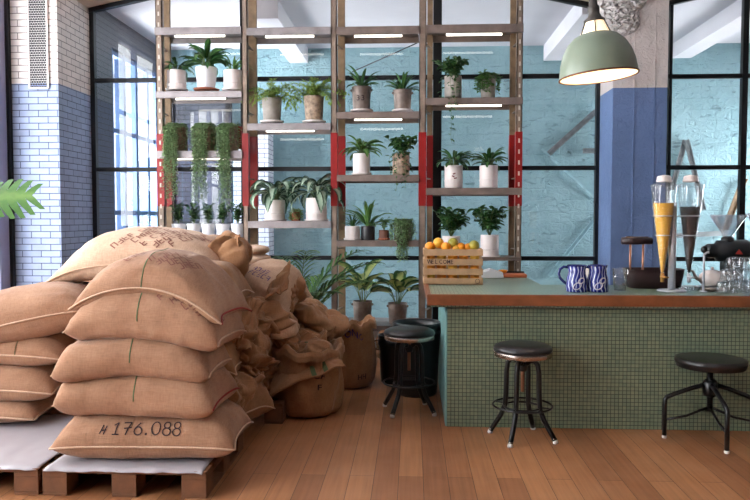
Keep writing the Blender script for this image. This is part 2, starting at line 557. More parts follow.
# ------------------------------------------------------------------ the room shell
YG = 8.45
YT = 11.0
XL = at(9, 100, Y=7.64).x
XP = at(58.5, 100, Y=7.64).x
XR = 5.6
ZC = 5.0
struct('floor', MB().box(XL - 0.3, XR + 0.2, -5.0, YG + 0.1, -0.1, 0), M['floor'])
struct('floor_back', MB().box(XL - 0.3, XR + 0.2, YG + 0.1, YT + 0.3, -0.1, 0), M['dim_wall'])
struct('ceiling', MB().box(XL - 0.3, XR + 0.2, -5.0, YG + 0.05, ZC, ZC + 0.15), M['white'])
struct('ceiling_back', MB().box(XL - 0.3, XR + 0.2, YG + 0.05, YT + 0.3, 4.16, 4.3), M['white'])
w = MB(); w.box(XR, XR + 0.2, -5.0, 8.71, 0, ZC); w.box(XR, XR + 0.2, 10.84, YT + 0.3, 0, ZC)
w.box(XR, XR + 0.2, 8.71, 10.84, 0, 0.5); w.box(XR, XR + 0.2, 8.71, 10.84, 3.1, ZC)
struct('wall_right', w, M['dim_wall'])
struct('wall_back_room', MB().box(XL - 0.3, XR + 0.2, YT, YT + 0.25, 0, 4.3), M['teal'])
struct('wall_street', MB().box(XL - 0.3, XR + 0.2, -5.2, -5.0, 0, ZC), M['dim_wall'])
# left wall: low sill, beam above, steel windows between
w = MB(); w.box(XL - 0.3, XL, -5.0, 7.4, 0, 0.45); w.box(XL - 0.3, XL, -5.0, 7.4, 4.35, ZC)
w.box(XL - 0.3, XL, -5.0, -0.75, 0.45, 4.35); w.box(XL - 0.3, XL, 3.0, 3.45, 0.45, 4.35)
struct('wall_left', w, M['pier'])
for i, (y0, y1) in enumerate(((-0.75, 3.0), (3.45, 7.36))):
    w = MB(); n = 4
    for k in range(n + 1):
        y = y0 + (y1 - y0) * k / n; w.box(XL - 0.16, XL - 0.08, y - 0.035, y + 0.035, 0.45, 4.35)
    for z in (0.48, 1.4, 2.3, 3.2, 4.32): w.box(XL - 0.15, XL - 0.09, y0, y1, z - 0.025, z + 0.025)
    wf = struct('window_%d' % (i + 1), w, M['frame_grey'])
    g = MB().box(XL - 0.125, XL - 0.117, y0, y1, 0.47, 4.33).build('window_pane', M['glass'], wf)
struct('trim_1', MB().box(XL - 0.3, XL + 0.0, 7.4, 7.62, 0, ZC), M['frame_grey'])
struct('trim_2', MB().box(XL - 0.0, XL + 0.035, 7.585, 7.638, 0, ZC), M['black'])
# brick pier left of the glazed wall
struct('wall_pier', MB().box(XL - 0.3, XP, 7.64, YG + 0.0, 0, ZC), M['pier'])
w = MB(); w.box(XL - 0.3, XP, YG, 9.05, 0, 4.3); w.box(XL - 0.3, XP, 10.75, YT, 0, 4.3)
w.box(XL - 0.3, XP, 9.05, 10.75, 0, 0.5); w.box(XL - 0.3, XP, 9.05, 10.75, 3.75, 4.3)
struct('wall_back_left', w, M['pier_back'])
w = MB()
for y in (9.09, 9.5, 9.92, 10.35, 10.71): w.box(XP - 0.14, XP - 0.02, y - 0.04, y + 0.04, 0.5, 3.75)
for z in (0.54, 1.62, 2.7, 3.71): w.box(XP - 0.12, XP - 0.04, 9.05, 10.75, z - 0.03, z + 0.03)
wf = struct('window_5', w, M['blue_col'])  # added window: stands in for mirrored panes and lets lamp light in
MB().box(XP - 0.09, XP - 0.082, 9.05, 10.75, 0.5, 3.75).build('window_pane', M['glass'], wf)
w = MB()
for y in (8.75, 9.4, 10.1, 10.8): w.box(XR + 0.06, XR + 0.14, y - 0.04, y + 0.04, 0.5, 3.1)
for z in (0.54, 1.62, 3.07): w.box(XR + 0.07, XR + 0.13, 8.75, 10.8, z - 0.03, z + 0.03)
wf = struct('window_6', w, M['blue_col'])  # unseen window, added to let lamp light onto the teal wall
MB().box(XR + 0.09, XR + 0.098, 8.75, 10.8, 0.5, 3.1).build('window_pane', M['glass'], wf)
# concrete pillar
XA = at(612, 150, Y=7.9).x; XB = at(666.5, 150, Y=7.9).x
pb = MB(); pb.box(XA, XB, 7.9, YG + 0.05, 0, ZC)
pb.box(XA + 0.22, XA + 0.235, 7.893, 7.9, 0, ZC); pb.box(XA + 0.44, XA + 0.45, 7.893, 7.9, 0, ZC)
struct('wall_pillar', pb, M['pillar'], 0.02)
# sloping lintel over the glazing
def px_at(p, y=100, Y=YG): return at(p, y, Y=Y).x
zl = at(92, 8, Y=8.4).z; zr = at(597, 5, Y=8.4).z
xm = (XP + XA) / 2
hd = MB(); hd.prism([(XP, zl), (xm, zl + 0.62), (xm, ZC), (XP, ZC)], 8.12, YG)
hd.prism([(xm, zl + 0.62), (XA, zr), (XA, ZC), (xm, ZC)], 8.12, YG)
hd.prism([(XB, zr), (XR, zr + 0.62), (XR, ZC), (XB, ZC)], 8.12, YG)
struct('wall_lintel', hd, M['cream'])
struct('wall_low', MB().box(XP, XR, YG - 0.08, YG + 0.1, 0, 0.30), M['white'])
# steel glazing
fr = MB()
for p0, p1 in ((91.5, 96), (241, 246.5), (433, 441.5), (596, 600.5)):
    fr.box(px_at(p0), px_at(p1), YG - 0.03, YG + 0.04, 0.3, 4.6)
for z_px in ((77.5, 168.5, 258)):
    a = at(420, z_px, Y=YG); fr.box(XP, XA, YG - 0.025, YG + 0.025, a.z - 0.025, a.z + 0.025)
fr.bar((XP, YG - 0.02, zl + 0.0), (xm, YG - 0.02, zl + 0.62), 0.07, 0.1)
fr.bar((xm, YG - 0.02, zl + 0.62), (XA, YG - 0.02, zr), 0.07, 0.1)
wf = struct('window_3', fr, M['black'])
MB().box(XP, XA, YG - 0.004, YG + 0.004, 0.3, 4.75).build('window_pane', M['glass'], wf)
fr = MB()
for p0, p1 in ((668, 671), (741, 746.5), (815, 820)): fr.box(px_at(p0), px_at(p1), YG - 0.03, YG + 0.04, 0.3, 4.6)
for z_px in ((76.5, 167.5, 259)):
    a = at(700, z_px, Y=YG); fr.box(XB, XR, YG - 0.025, YG + 0.025, a.z - 0.025, a.z + 0.025)
fr.bar((XB, YG - 0.02, zr), (XR, YG - 0.02, zr + 0.62), 0.07, 0.1)
wf = struct('window_4', fr, M['black'])
MB().box(XB, XR, YG - 0.004, YG + 0.004, 0.3, 4.75).build('window_pane', M['glass'], wf)
# beams of the back room
for i, (a, b) in enumerate(((290, 308), (543.5, 561), (672, 691))):
    x0 = at(a, 60, Y=YT).x; x1 = at(b, 60, Y=YT).x
    zb_ = at(b, 63 - i * 2.5, Y=YT).z
    struct('trim_%d' % (3 + i), MB().box(x0, x1, YG + 0.1, YT, zb_, 4.17), M['white'])
# dark doorway and brick pilaster of the back room
a = at(170, 98, Y=YT); b = at(232, 98, Y=YT)
d = MB(); d.box(a.x, b.x, YT - 0.06, YT - 0.0, 0, a.z)
dr = struct('door_1', d, M['pier_back'])
d = MB(); d.box(a.x, a.x + 0.08, YT - 0.1, YT - 0.06, 0, a.z); d.box(b.x - 0.08, b.x, YT - 0.1, YT - 0.06, 0, a.z)
d.box(a.x, b.x, YT - 0.1, YT - 0.06, a.z - 0.08, a.z); d.box(a.x, b.x, YT - 0.1, YT - 0.06, 1.4, 1.5)
d.build('door_frame', M['black'], dr)
a = at(233, 130, Y=10.6); b = at(268, 130, Y=10.6)
struct('wall_pilaster', MB().box(a.x, b.x, 10.6, YT, 0, a.z), M['white_brick'])

# flaking plaster lump on the pillar
lm = MB(); lm.smooth = True
c = at(621, 13, Y=7.88)
nx, nz = 70, 90
for j in range(nz + 1):
    for i in range(nx + 1):
        u = i / nx * 2 - 1; v = j / nz * 2 - 1
        e = max(0.0, 1 - (u * u + v * v)) ** 0.4
        q = Vector((c.x + u * 0.24 * (1 + 0.15 * sin(5 * v)), 7.9, c.z + 0.08 + v * 0.33))
        nn = noise.noise(q * 16) * 0.5 + noise.noise(q * 38) * 0.9
        q.y -= e * (0.07 + 0.06 * nn) - 0.005
        q.x += noise.noise(q * 24 + Vector((3, 1, 2))) * 0.045
        lm.v.append(q)
for j in range(nz):
    for i in range(nx):
        b0 = j * (nx + 1) + i; lm.face((b0, b0 + 1, b0 + nx + 2, b0 + nx + 1))
struct('trim_6', lm, M['plaster_lump'])

# ceiling cable and braces in the back room
def strut(p, q, w, name, m, label, cat, Y=YT - 0.05, group=None, t=0.03):
    a = at(p[0], p[1], Y=Y); b = at(q[0], q[1], Y=Y)
    mb = MB(); mb.bar(a, b, t, w, up=(0, 0, 1) if abs((b - a).z) < abs((b - a).x) * 3 else (1, 0, 0))
    # folded edge of the angle profile and bolts
    d = (b - a).normalized(); n_ = Vector((-d.z, 0, d.x))
    if w > 0.035:
        mb.bar(a + n_ * w * 0.5 + Vector((0, -t, 0)), b + n_ * w * 0.5 + Vector((0, -t, 0)), t, 0.008, up=n_)
    for e_ in (a + d * 0.06, b - d * 0.06):
        mb.box(e_.x - 0.012, e_.x + 0.012, e_.y - t, YT, e_.z - 0.012, e_.z + 0.012)
    o = mb.build(name, m)
    return tag(o, label, cat, group)
M['angle'] = simple('grey_angle_steel', srgb(128, 134, 136), 0.6, 0.3, 0.25, 12, 0.3)
M['angle_b'] = simple('pale_blue_strip', srgb(150, 186, 194), 0.6, 0.1, 0.2, 12, 0.2)
strut((596, 111), (547, 155), 0.075, 'steel_brace', M['angle'], 'grey steel brace high on the teal wall, rising towards the blue pillar', 'brace')
strut((542, 149), (596, 200), 0.03, 'steel_brace', M['angle_b'], 'thin pale brace slanting down to the right on the teal wall beside the pillar', 'brace', Y=YT - 0.06)
strut((597, 216), (549, 276), 0.05, 'steel_brace', M['angle_b'], 'pale brace low on the teal wall above the blue mugs', 'brace', Y=YT - 0.05)
strut((583, 151), (604, 151), 0.07, 'steel_bracket', M['angle'], 'short level grey bracket beside the blue pillar edge', 'bracket', Y=YT - 0.12)
strut((685, 140), (671, 190), 0.06, 'steel_brace', M['angle'], 'left leg of the upturned V of grey braces right of the pillar', 'brace')
strut((686, 140), (703, 210), 0.06, 'steel_brace', M['angle'], 'right leg of the upturned V of grey braces right of the pillar', 'brace', Y=YT - 0.1)
strut((744, 178), (722, 236), 0.08, 'steel_brace', M['post_wood'], 'brown slanting brace behind the coffee grinder hoppers', 'brace', Y=YT - 0.1)
strut((673, 236), (728, 233), 0.07, 'steel_rail', M['angle'], 'level grey rail crossing behind the two drink dispensers', 'rail', Y=YT - 0.17)
mb = MB(); a = at(352, 72, Y=10.4); b = at(520, -6, Y=9.5); mb.tube([a, (a + b) / 2 + Vector((0, 0, -0.02)), b], 0.008, 6)
tag(mb.build('ceiling_cable', M['black']), 'thin dark cable slanting under the white ceiling beyond the glass', 'cable')

# ------------------------------------------------------------------ shelving rack
YF, YR = 7.95, 8.27
rack = empty('shelving_rack', (at(340, 300, Y=YF).x, YF, 0), 0, 'tall brown steel shelving rack with red bands, in front of the glazed wall', 'shelving rack')
RM = Matrix.Translation(-rack.location)
def rpart(name, mb, m, parent=None, bevel=0):
    mb.v = [RM @ Vector(v) for v in mb.v]
    return mb.build(name, m, parent or rack, bevel)
ZT = at(300, -3, Y=YF).z
zr1 = at(300, 133, Y=YF).z; zr0 = at(300, 206, Y=YF).z
posts = [(157, 163.5, 164.5, 171), (242.5, 248, 249, 257), (331, 337, 338, 345), (419, 426, 427, 432.5), (516, 522, 509.5, 516)]
PX = []
for i, (f0, f1, r0, r1) in enumerate(posts):
    x0 = at(f0, 150, Y=YF).x; x1 = at(f1, 150, Y=YF).x
    u0 = at(r0, 150, Y=YR).x; u1 = at(r1, 150, Y=YR).x
    PX.append((x0, x1, u0, u1))
    mf = M['post']
    p = MB(); p.box(x0, x1, YF, YF + 0.012, 0, ZT); p.box(x0, x0 + 0.01, YF, YF + 0.07, 0, ZT); p.box(x1 - 0.01, x1, YF, YF + 0.07, 0, ZT)
    p.m = 1; z = 0.1
    while z < ZT and i in (0, 4):
        p.box((x0 + x1) / 2 - 0.009, (x0 + x1) / 2 + 0.009, YF - 0.004, YF + 0.001, z, z + 0.045)
        z += 0.12
    po = rpart('post', p, [mf, M['slot']])
    bd = MB(); bd.box(x0 - 0.004, x1 + 0.004, YF - 0.002, YF + 0.074, zr0, zr1); rpart('red_band', bd, M['red'], po)
    p = MB(); p.box(u0, u1, YR, YR + 0.05, 0, ZT + 0.14)
    po = rpart('rear_post', p, M['post_wood'])
    bd = MB(); bd.box(u0 - 0.004, u1 + 0.004, YR - 0.003, YR + 0.053, zr0, zr1); rpart('red_band', bd, M['red'], po)
    # cross ties between the two uprights
    for z in (0.5, 1.2, 2.0, 2.75, 3.5):
        t = MB(); t.bar(((x0 + x1) / 2, YF + 0.05, z), ((u0 + u1) / 2, YR, z + 0.0), 0.03, 0.012); rpart('cross_tie', t, M['post'])
# shelves: (bay, y of top edge, y of bottom edge, lit tube)
SH = {}
shelves = [(0, 27.5, 35, 1), (0, 91.5, 98, 1), (0, 151, 158.5, 1), (0, 237, 243, 0), (0, 296, 302, 0),
           (1, 28, 35.5, 1), (1, 123.5, 130.5, 1), (1, 221, 228, 0), (1, 325, 331, 0),
           (2, 27, 35, 1), (2, 112, 119, 1), (2, 175, 181.5, 0), (2, 240.5, 246.5, 0), (2, 325.5, 331, 0),
           (3, 25, 33.5, 1), (3, 98, 105, 1), (3, 188, 195, 0), (3, 257, 260.5, 0), (3, 325, 330, 0)]
for k, (bay, y0, y1, lit) in enumerate(shelves):
    xa = PX[bay][0] + 0.01; xb = PX[bay + 1][0 if bay < 3 else 1] + 0.0
    xa = PX[bay][0] if bay == 0 else PX[bay][1]
    xc = (xa + xb) / 2; pm = (posts[bay][0] + posts[bay + 1][0]) / 2
    z1 = at(pm, y0, Y=YF).z; z0 = at(pm, y1, Y=YF).z
    s = MB()
    s.box(xa, xb, YF - 0.03, YF - 0.005, z0, z1)            # front beam
    s.box(xa, xb, YF - 0.034, YF - 0.03, z1 - 0.008, z1 - 0.001); s.box(xa, xb, YF - 0.034, YF - 0.03, z0 + 0.001, z0 + 0.008)
    s.box(xa, xb, YR + 0.05, YR + 0.07, z0, z1)
    s.box(xa + 0.01, xb - 0.01, YF - 0.005, YR + 0.05, z1 - 0.02, z1)   # deck
    rpart('shelf', s, M['shelf'] if bay == 0 or (bay == 1) else M['shelf_brown'])
    SH[(bay, round(y0))] = z1
    if lit:
        t = MB(); L = (xb - xa) * 0.29
        t.tube([(xc - L, YF + 0.06, z0 + 0.004), (xc + L, YF + 0.06, z0 + 0.004)], 0.013, 8)
        rpart('light_tube', t, M['tube'])

# ------------------------------------------------------------------ counter
YC = 5.24
cx0 = at(447, 400, Y=YC).x
ztop = at(600, 296, Y=5.18).z
cnt = empty('bar_counter', (cx0, YC, 0), 0, 'long bar counter clad in small green mosaic tiles with a wooden edge', 'bar counter')
def cpart(name, mb, m, parent=None, bevel=0):
    mb.v = [Vector(v) - cnt.location for v in mb.v]
    return mb.build(name, m, parent or cnt, bevel)
cxl = at(427, 300, Y=5.18).x
XE = 5.2
yb = 6.05; yl = 6.85; xl1 = at(541, 284.7, Y=6.05).x
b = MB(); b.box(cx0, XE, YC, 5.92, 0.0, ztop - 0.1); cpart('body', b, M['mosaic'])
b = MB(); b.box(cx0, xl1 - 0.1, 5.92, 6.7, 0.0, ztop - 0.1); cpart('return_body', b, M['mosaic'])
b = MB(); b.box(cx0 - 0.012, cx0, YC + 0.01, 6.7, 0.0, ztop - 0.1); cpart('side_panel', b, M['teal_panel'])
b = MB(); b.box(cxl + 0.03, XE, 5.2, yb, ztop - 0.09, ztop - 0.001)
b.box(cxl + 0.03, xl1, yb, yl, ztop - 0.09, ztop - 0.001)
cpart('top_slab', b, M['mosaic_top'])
b = MB(); b.box(cxl, XE, 5.165, 5.2, ztop - 0.075, ztop + 0.006); cpart('front_edge', b, M['trim_wood'], bevel=0.006)
b = MB(); b.box(cxl, cxl + 0.03, 5.2, yl, ztop - 0.075, ztop + 0.006); cpart('side_edge', b, M['trim_wood'], bevel=0.006)
ZTOP = ztop
# ------------------------------------------------------------------ pallets
def pallet(loc, rz, label, group=None, L=0.93, D=1.0, sheet=None):
    r = empty('pallet', loc, rz, label, 'pallet', group)
    for k in range(5):
        x = -L / 2 + 0.05 + k * (L - 0.1) / 4
    n = 6
    for k in range(n):
        y = k * (D - 0.12) / (n - 1)
        MB().box(-L / 2, L / 2, y, y + 0.12, 0.128, 0.15).build('deck_board', M['pallet'], r, 0.003)
    for x in (-L / 2, -0.07, L / 2 - 0.14):
        MB().box(x, x + 0.14, 0.0, D, 0.106, 0.128).build('stringer_board', M['pallet'], r, 0.003)
        for y in (0.0, D / 2 - 0.07, D - 0.14):
            MB().box(x, x + 0.14, y, y + 0.14, 0.02, 0.106).build('block', M['pallet'], r, 0.003)
        MB().box(x, x + 0.14, 0, D, 0.0, 0.02).build('base_board', M['pallet'], r, 0.003)
    return r

pf = at(122, 497, Z=0)
YP = pf.y
pallet((at(124, 490, Y=YP).x, YP, 0), 0, 'worn wooden pallet in front under the tall stack of marked burlap sacks', D=0.86)
pallet((at(-42, 490, Y=YP).x, YP, 0), 0, 'worn wooden pallet at the left edge with a pale sheet lying on it', D=1.1)
pallet((-1.47, 5.24, 0), R(0), 'low wooden pallet showing its end block under the heap of empty sacks', L=1.0, D=1.0)
pallet((at(60, 400, Y=5.4).x, 5.35, 0), 0, 'wooden pallet at the rear left under the back sacks, beside the brick pier', L=1.3, D=1.0)

def sheet(name, x0, x1, y0, y1, z, seed, label):
    mb = MB(); mb.smooth = True; nx, ny = 40, 24
    for j in range(ny + 1):
        for i in range(nx + 1):
            u = i / nx; v = j / ny
            x = x0 + (x1 - x0) * u; y = y0 + (y1 - y0) * v
            q = Vector((x * 6, y * 6, seed))
            if j == 0: y += noise.noise(q * 3) * 0.02
            zz = z + 0.006 + abs(noise.noise(q)) * 0.012 * (1 if j < 8 else 0.4)
            if j == 0: zz -= 0.012
            mb.v.append(Vector((x, y, zz)))
    for j in range(ny):
        for i in range(nx):
            b = j * (nx + 1) + i; mb.face((b, b + 1, b + nx + 2, b + nx + 1))
    o = mb.build(name, M['sheet'])
    s = o.modifiers.new('solid', 'SOLIDIFY'); s.thickness = 0.003
    return tag(o, label, 'sheet')
sheet('paper_sheet', at(45, 465, Y=YP).x, at(203, 465, Y=YP).x, YP - 0.015, YP + 0.84, 0.15, 1, 'pale paper sheet under the lowest marked sack of the front stack')
sheet('paper_sheet', at(-120, 465, Y=YP).x, at(38, 465, Y=YP).x, YP - 0.01, YP + 1.05, 0.15, 5, 'wide pale sheet lying bare on the pallet at the left edge')

# ------------------------------------------------------------------ sacks
def sgnpow(x, p): return math.copysign(abs(x) ** p, x)

class Sack:
    def __init__(s, L, W, T, crown=0.0, seed=0, wr=1.0, lo=0.35, twist=0.0, ear=0.05, tilt=0.0, slump=0.0, px=5.0, qy=4.5, endw=0.12, n=(64, 40)):
        s.L, s.W, s.T, s.crown, s.seed, s.wr, s.lo = L, W, T, crown, seed, wr, lo
        s.twist, s.ear, s.tilt, s.slump, s.px, s.endw = twist, ear, tilt, slump, px, endw
        s.n = n; s.qy = qy

    def surf(s, a, b, top):
        """a, b in -1..1"""
        L, W, T = s.L, s.W, s.T
        qa, qb = (s.px, s.qy) if top else (max(s.px, 7), max(s.qy, 9))
        prof = (max(0.0, 1 - abs(a) ** qa) * max(0.0, 1 - abs(b) ** qb)) ** 0.5
        # pulled-in edges, longer corners
        x = L / 2 * a * (1 - 0.05 * (1 - b * b) * (abs(a) ** 4)) 
        y = W / 2 * b * (1 - s.endw * abs(a) ** 3) * (1 - 0.05 * (1 - a * a)) * (1 - 0.13 * abs(a) ** 8)
        x *= 1 - 0.05 * b ** 6 * abs(a) ** 3
        cr = abs(a) ** 6 * abs(b) ** 6
        x += math.copysign(s.ear, a) * cr; y += math.copysign(s.ear * 0.4, b) * cr
        mid = s.crown * (1 - a * a) - s.ear * 0.7 * cr + s.lo * T
        z = mid + ((1 - s.lo) if top else -s.lo) * T * prof
        # long soft billows and pulled creases at the closed ends
        q = Vector((x * 2.2 + s.seed * 7.3, y * 2.2, z * 3 + (5 if top else 0)))
        d = noise.noise(q) * 0.035 * s.wr
        e = abs(a) ** 2.0
        w1 = noise.noise(Vector((x * 2.0, y * 17 + z * 13, s.seed * 3.1)))
        d += w1 * 0.018 * s.wr * e
        w2 = 1 - abs(noise.noise(Vector((x * 5 + s.seed, y * 5 + 3, z * 8))) ) * 2
        d += (w2 ** 3 if w2 > 0 else 0) * 0.010 * s.wr
        env = prof ** 0.5
        z += d * env * (1 if top else -0.4)
        # face normal direction for side bulges
        y += math.copysign(1, b) * d * 0.8 * abs(b) * env
        z += s.tilt * x + s.twist * a * b
        z -= s.slump * max(0, a) ** 2
        return Vector((x, y, z))

    def mesh(s, name, mat, loc, rot, label, group=None, seam=True, front_seam=True, seam_mat='string', cat='sack'):
        nx, ny = s.n; mb = MB(); mb.smooth = True
        def g(i, n): # denser near the rims
            t = i / n * 2 - 1; return sin(t * pi / 2) * 0.75 + t * 0.25
        idx = {}
        for top in (True, False):
            for j in range(ny + 1):
                for i in range(nx + 1):
                    edge = i in (0, nx) or j in (0, ny)
                    if edge and not top: idx[(top, i, j)] = idx[(True, i, j)]; continue
                    idx[(top, i, j)] = len(mb.v); mb.v.append(s.surf(g(i, nx), g(j, ny), top))
        for top in (True, False):
            for j in range(ny):
                for i in range(nx):
                    q = [idx[(top, i, j)], idx[(top, i + 1, j)], idx[(top, i + 1, j + 1)], idx[(top, i, j + 1)]]
                    mb.face(q if top else q[::-1])
        rt = Euler(rot).to_matrix().to_4x4(); 
        o = mb.build(name, mat); o.location = loc; o.rotation_euler = rot
        tag(o, label, cat, group)
        if seam:
            # rope seam along the front long edge and the side edges
            pts = [s.surf(g(i, 48), -1, True) + Vector((0, -0.004, 0)) for i in range(49)]
            if front_seam:
                sm = MB(); sm.tube(pts, 0.006, 6)
                sm.build('edge_seam', M['burlap3'], o)
            pts = [s.surf(1, -1 + 2 * i / 16, True) + Vector((0.003, 0, 0)) for i in range(17)]
            sm = MB(); sm.tube(pts, 0.0055, 6); sm.build('end_seam', M['red_thread'] if seam_mat == 'red' else M['burlap3'], o)
            pts = [s.surf(-1, -1 + 2 * i / 16, True) - Vector((0.003, 0, 0)) for i in range(17)]
            sm = MB(); sm.tube(pts, 0.0055, 6); sm.build('end_seam', M['burlap3'], o)
        return o

    def b_at(s, a, dist):
        """the b whose distance over the cloth from the front edge is dist"""
        key = round(a, 2)
        if not hasattr(s, 'tab'): s.tab = {}
        if key not in s.tab:
            T = [(0.0, -1.0)]; prev = s.surf(key, -1, True); acc = 0
            for k in range(1, 90):
                b = -cos(pi * k / 90) if k < 45 else -1 + 2 * k / 90; b = -1 + 2 * (k / 90) ** 3
                q = s.surf(key, b, True); acc += (q - prev).length; prev = q; T.append((acc, b))
            s.tab[key] = T
        T = s.tab[key]
        for (d0, b0), (d1, b1) in zip(T[:-1], T[1:]):
            if d0 <= dist <= d1: return b0 + (b1 - b0) * (dist - d0) / max(1e-9, d1 - d0)
        return -0.999 if dist < 0 else 0.9

    def stripe(s, o, a, mat='green_thread', w=0.004):
        pts = []
        for k in range(40):
            b = s.b_at(a, 1.15 * s.W * (1 - k / 39))
            pts.append(s.surf(a, b, True) + Vector((0, 0, 0.001)))
        mb = MB(); mb.tube(pts, w, 5, flat=0.4); return mb.build('woven_stripe', M[mat], o)

    def mark(s, o, polys, a0, b0, sc, mat, name='printed_mark', rot=0.0):
        """flat polygons (x, y) printed on the upper face: x along a, y towards the back"""
        mb = MB()
        ca, sa = cos(rot), sin(rot)
        for poly in polys:
            base = len(mb.v)
            for (x, y) in poly:
                x, y = x * ca - y * sa, x * sa + y * ca
                a = a0 + x * sc / (s.L / 2)
                if a < -0.97 or a > 0.97: a = max(-0.97, min(0.97, a))
                b = s.b_at(a, b0 + y * sc)
                a = max(-0.98, min(0.98, a)); b = max(-0.995, min(0.98, b))
                p = s.surf(a, b, True); e = 0.01
                n_ = (s.surf(min(a + e, 1), b, True) - p).cross(s.surf(a, min(b + e, 1), True) - p).normalized()
                mb.v.append(p + n_ * 0.004)
            mb.face(list(range(base, len(mb.v))))
        return mb.build(name, M[mat], o)


def text_polys(txt, bold=True):
    """polygons of a line of text from the built-in font, height about 1"""
    cu = bpy.data.curves.new('txt', 'FONT'); cu.body = txt; cu.resolution_u = 2; cu.align_x = 'LEFT'
    if bold: cu.offset = 0.012
    ob = bpy.data.objects.new('txt', cu); COL.objects.link(ob)
    dg = bpy.context.evaluated_depsgraph_get(); dg.update()
    me = ob.evaluated_get(dg).to_mesh()
    polys = [[(me.vertices[i].co.x, me.vertices[i].co.y) for i in p.vertices] for p in me.polygons]
    ob.evaluated_get(dg).to_mesh_clear()
    bpy.data.objects.remove(ob); bpy.data.curves.remove(cu)
    return polys


def stroke(pts, w=0.09):
    out = []
    for (x0, y0), (x1, y1) in zip(pts[:-1], pts[1:]):
        L = math.hypot(x1 - x0, y1 - y0) or 1; nx, ny = -(y1 - y0) / L * w / 2, (x1 - x0) / L * w / 2
        m = max(1, int(L / 0.15))
        for k in range(m):
            ax, ay = x0 + (x1 - x0) * k / m, y0 + (y1 - y0) * k / m
            bx, by = x0 + (x1 - x0) * (k + 1) / m, y0 + (y1 - y0) * (k + 1) / m
            out.append([(ax + nx, ay + ny), (ax - nx, ay - ny), (bx - nx, by - ny), (bx + nx, by + ny)])
    return out


def faded_rows(rows, cols, rnd, gap=1.5):
    """worn rows of stencilled blocks that can no longer be read"""
    out = []
    for r in range(rows):
        n = cols + rnd.randint(-2, 1); x = rnd.uniform(0, 0.5)
        for c in range(n):
            if rnd.random() < 0.12: x += 0.8; continue
            y = -r * gap
            k = rnd.choice((0, 1, 2, 3))
            S = [[(x, y), (x, y + 1)], [(x, y + 1), (x + .55, y + 1)], [(x, y + .5), (x + .5, y + .5)], [(x + .55, y), (x + .55, y + 1)], [(x, y), (x + .55, y)]]
            for q in rnd.sample(S, 3): out += stroke(q, 0.17)
            x += 0.85
    return out

def arc(cx, cy, rx, ry, a0, a1, n=10):
    return [(cx + rx * cos(R(a0 + (a1 - a0) * k / n)), cy + ry * sin(R(a0 + (a1 - a0) * k / n))) for k in range(n + 1)]

# ---- the front stack: (px left, px right, crest z from pixel, ...)
rn = random.Random(3)
BZ = 0.165
def fx(p, Y=4.2): return at(p, 300, Y=Y).x
G = 'stacked full coffee sacks'
FY = YP + 0.39
# lowest
FY = 4.18
s1 = Sack(1.05, 0.62, 0.27, 0.0, 1, 0.8, 0.34, ear=0.03, endw=0.03, n=(72, 44), qy=3.6)
o1 = s1.mesh('burlap_sack', M['burlap'], (-1.54, FY, 0.165), (0, 0, R(2)), 'full burlap sack marked 176.088 in black, lowest of the front stack', G)
# "# 176.088"
GL_ = []
P = stroke([(0.0, 0.1), (0.25, 0.75)], .1) + stroke([(0.3, 0.05), (0.5, 0.7)], .1) + stroke([(0.1, .35), (.5, .4)], .1); GL_.append(P)
P = stroke([(0.95, 0.05), (1.5, 0.05)], .1) + stroke([(1.2, 0.05), (1.35, 1.0), (1.05, 0.75)], .1); GL_.append(P)
P = stroke([(1.8, .95), (2.35, 1.0), (2.0, 0.0)], .1) + stroke([(1.85, .5), (2.45, .55)], .1); GL_.append(P)
P = stroke([(3.05, 1.0)] + arc(2.95, 0.3, .3, .3, 150, 500, 14), .1); GL_.append(P)
P = stroke(arc(3.6, .08, .06, .06, 0, 360, 6), .1); GL_.append(P)
P = stroke(arc(4.35, .52, .34, .5, 0, 360, 16), .1); GL_.append(P)
for cx_ in (5.2, 6.0):
    P = stroke(arc(cx_, .78, .25, .25, 0, 360, 12), .1) + stroke(arc(cx_, .26, .31, .28, 0, 360, 12), .1); GL_.append(P)
for P in GL_: s1.mark(o1, P, -0.46, 0.065, 0.074, 'ink', 'written_digit', rot=0.0)
s2 = Sack(0.95, 0.60, 0.27, 0.03, 2, 0.9, 0.36, ear=0.02, px=8, endw=0.03, n=(72, 44))
o2 = s2.mesh('burlap_sack', M['burlap'], (-1.58, FY, 0.385), (0, 0, R(-2)), 'full burlap sack with red stitched end, second from bottom of the front stack', G, seam_mat='red', front_seam=False)
s2.stripe(o2, 0.04)
s3 = Sack(0.91, 0.60, 0.25, 0.07, 3, 0.9, 0.36, ear=0.02, px=8, endw=0.03, n=(72, 44))
o3 = s3.mesh('burlap_sack', M['burlap'], (-1.60, FY - 0.01, 0.575), (0, 0, R(1)), 'plain full burlap sack with one green stripe, middle of the front stack', G, front_seam=False)
s3.stripe(o3, 0.02)
s4 = Sack(0.90, 0.62, 0.31, 0.07, 4, 1.0, 0.36, ear=0.03, endw=0.03, slump=0.03, n=(72, 44), px=6)
o4 = s4.mesh('burlap_sack', M['burlap'], (-1.53, FY + 0.02, 0.785), (0, R(2), R(-3)), 'full burlap sack with dark stencil rows, second from top of the front stack', G, front_seam=False)
s4.stripe(o4, -0.02)
s4.mark(o4, faded_rows(1, 9, rn), -0.45, 0.20, 0.042, 'ink_red', rot=-0.06)
for k in range(4): s4.mark(o4, faded_rows(1, 5, rn), 0.25 + 0.16 * k, 0.13 - 0.01 * k, 0.042, 'ink_red', rot=0.9)
s5 = Sack(0.86, 0.62, 0.27, 0.12, 5, 1.0, 0.28, ear=0.05, endw=0.02, slump=0.02, n=(72, 44), px=3.6, qy=3.0)
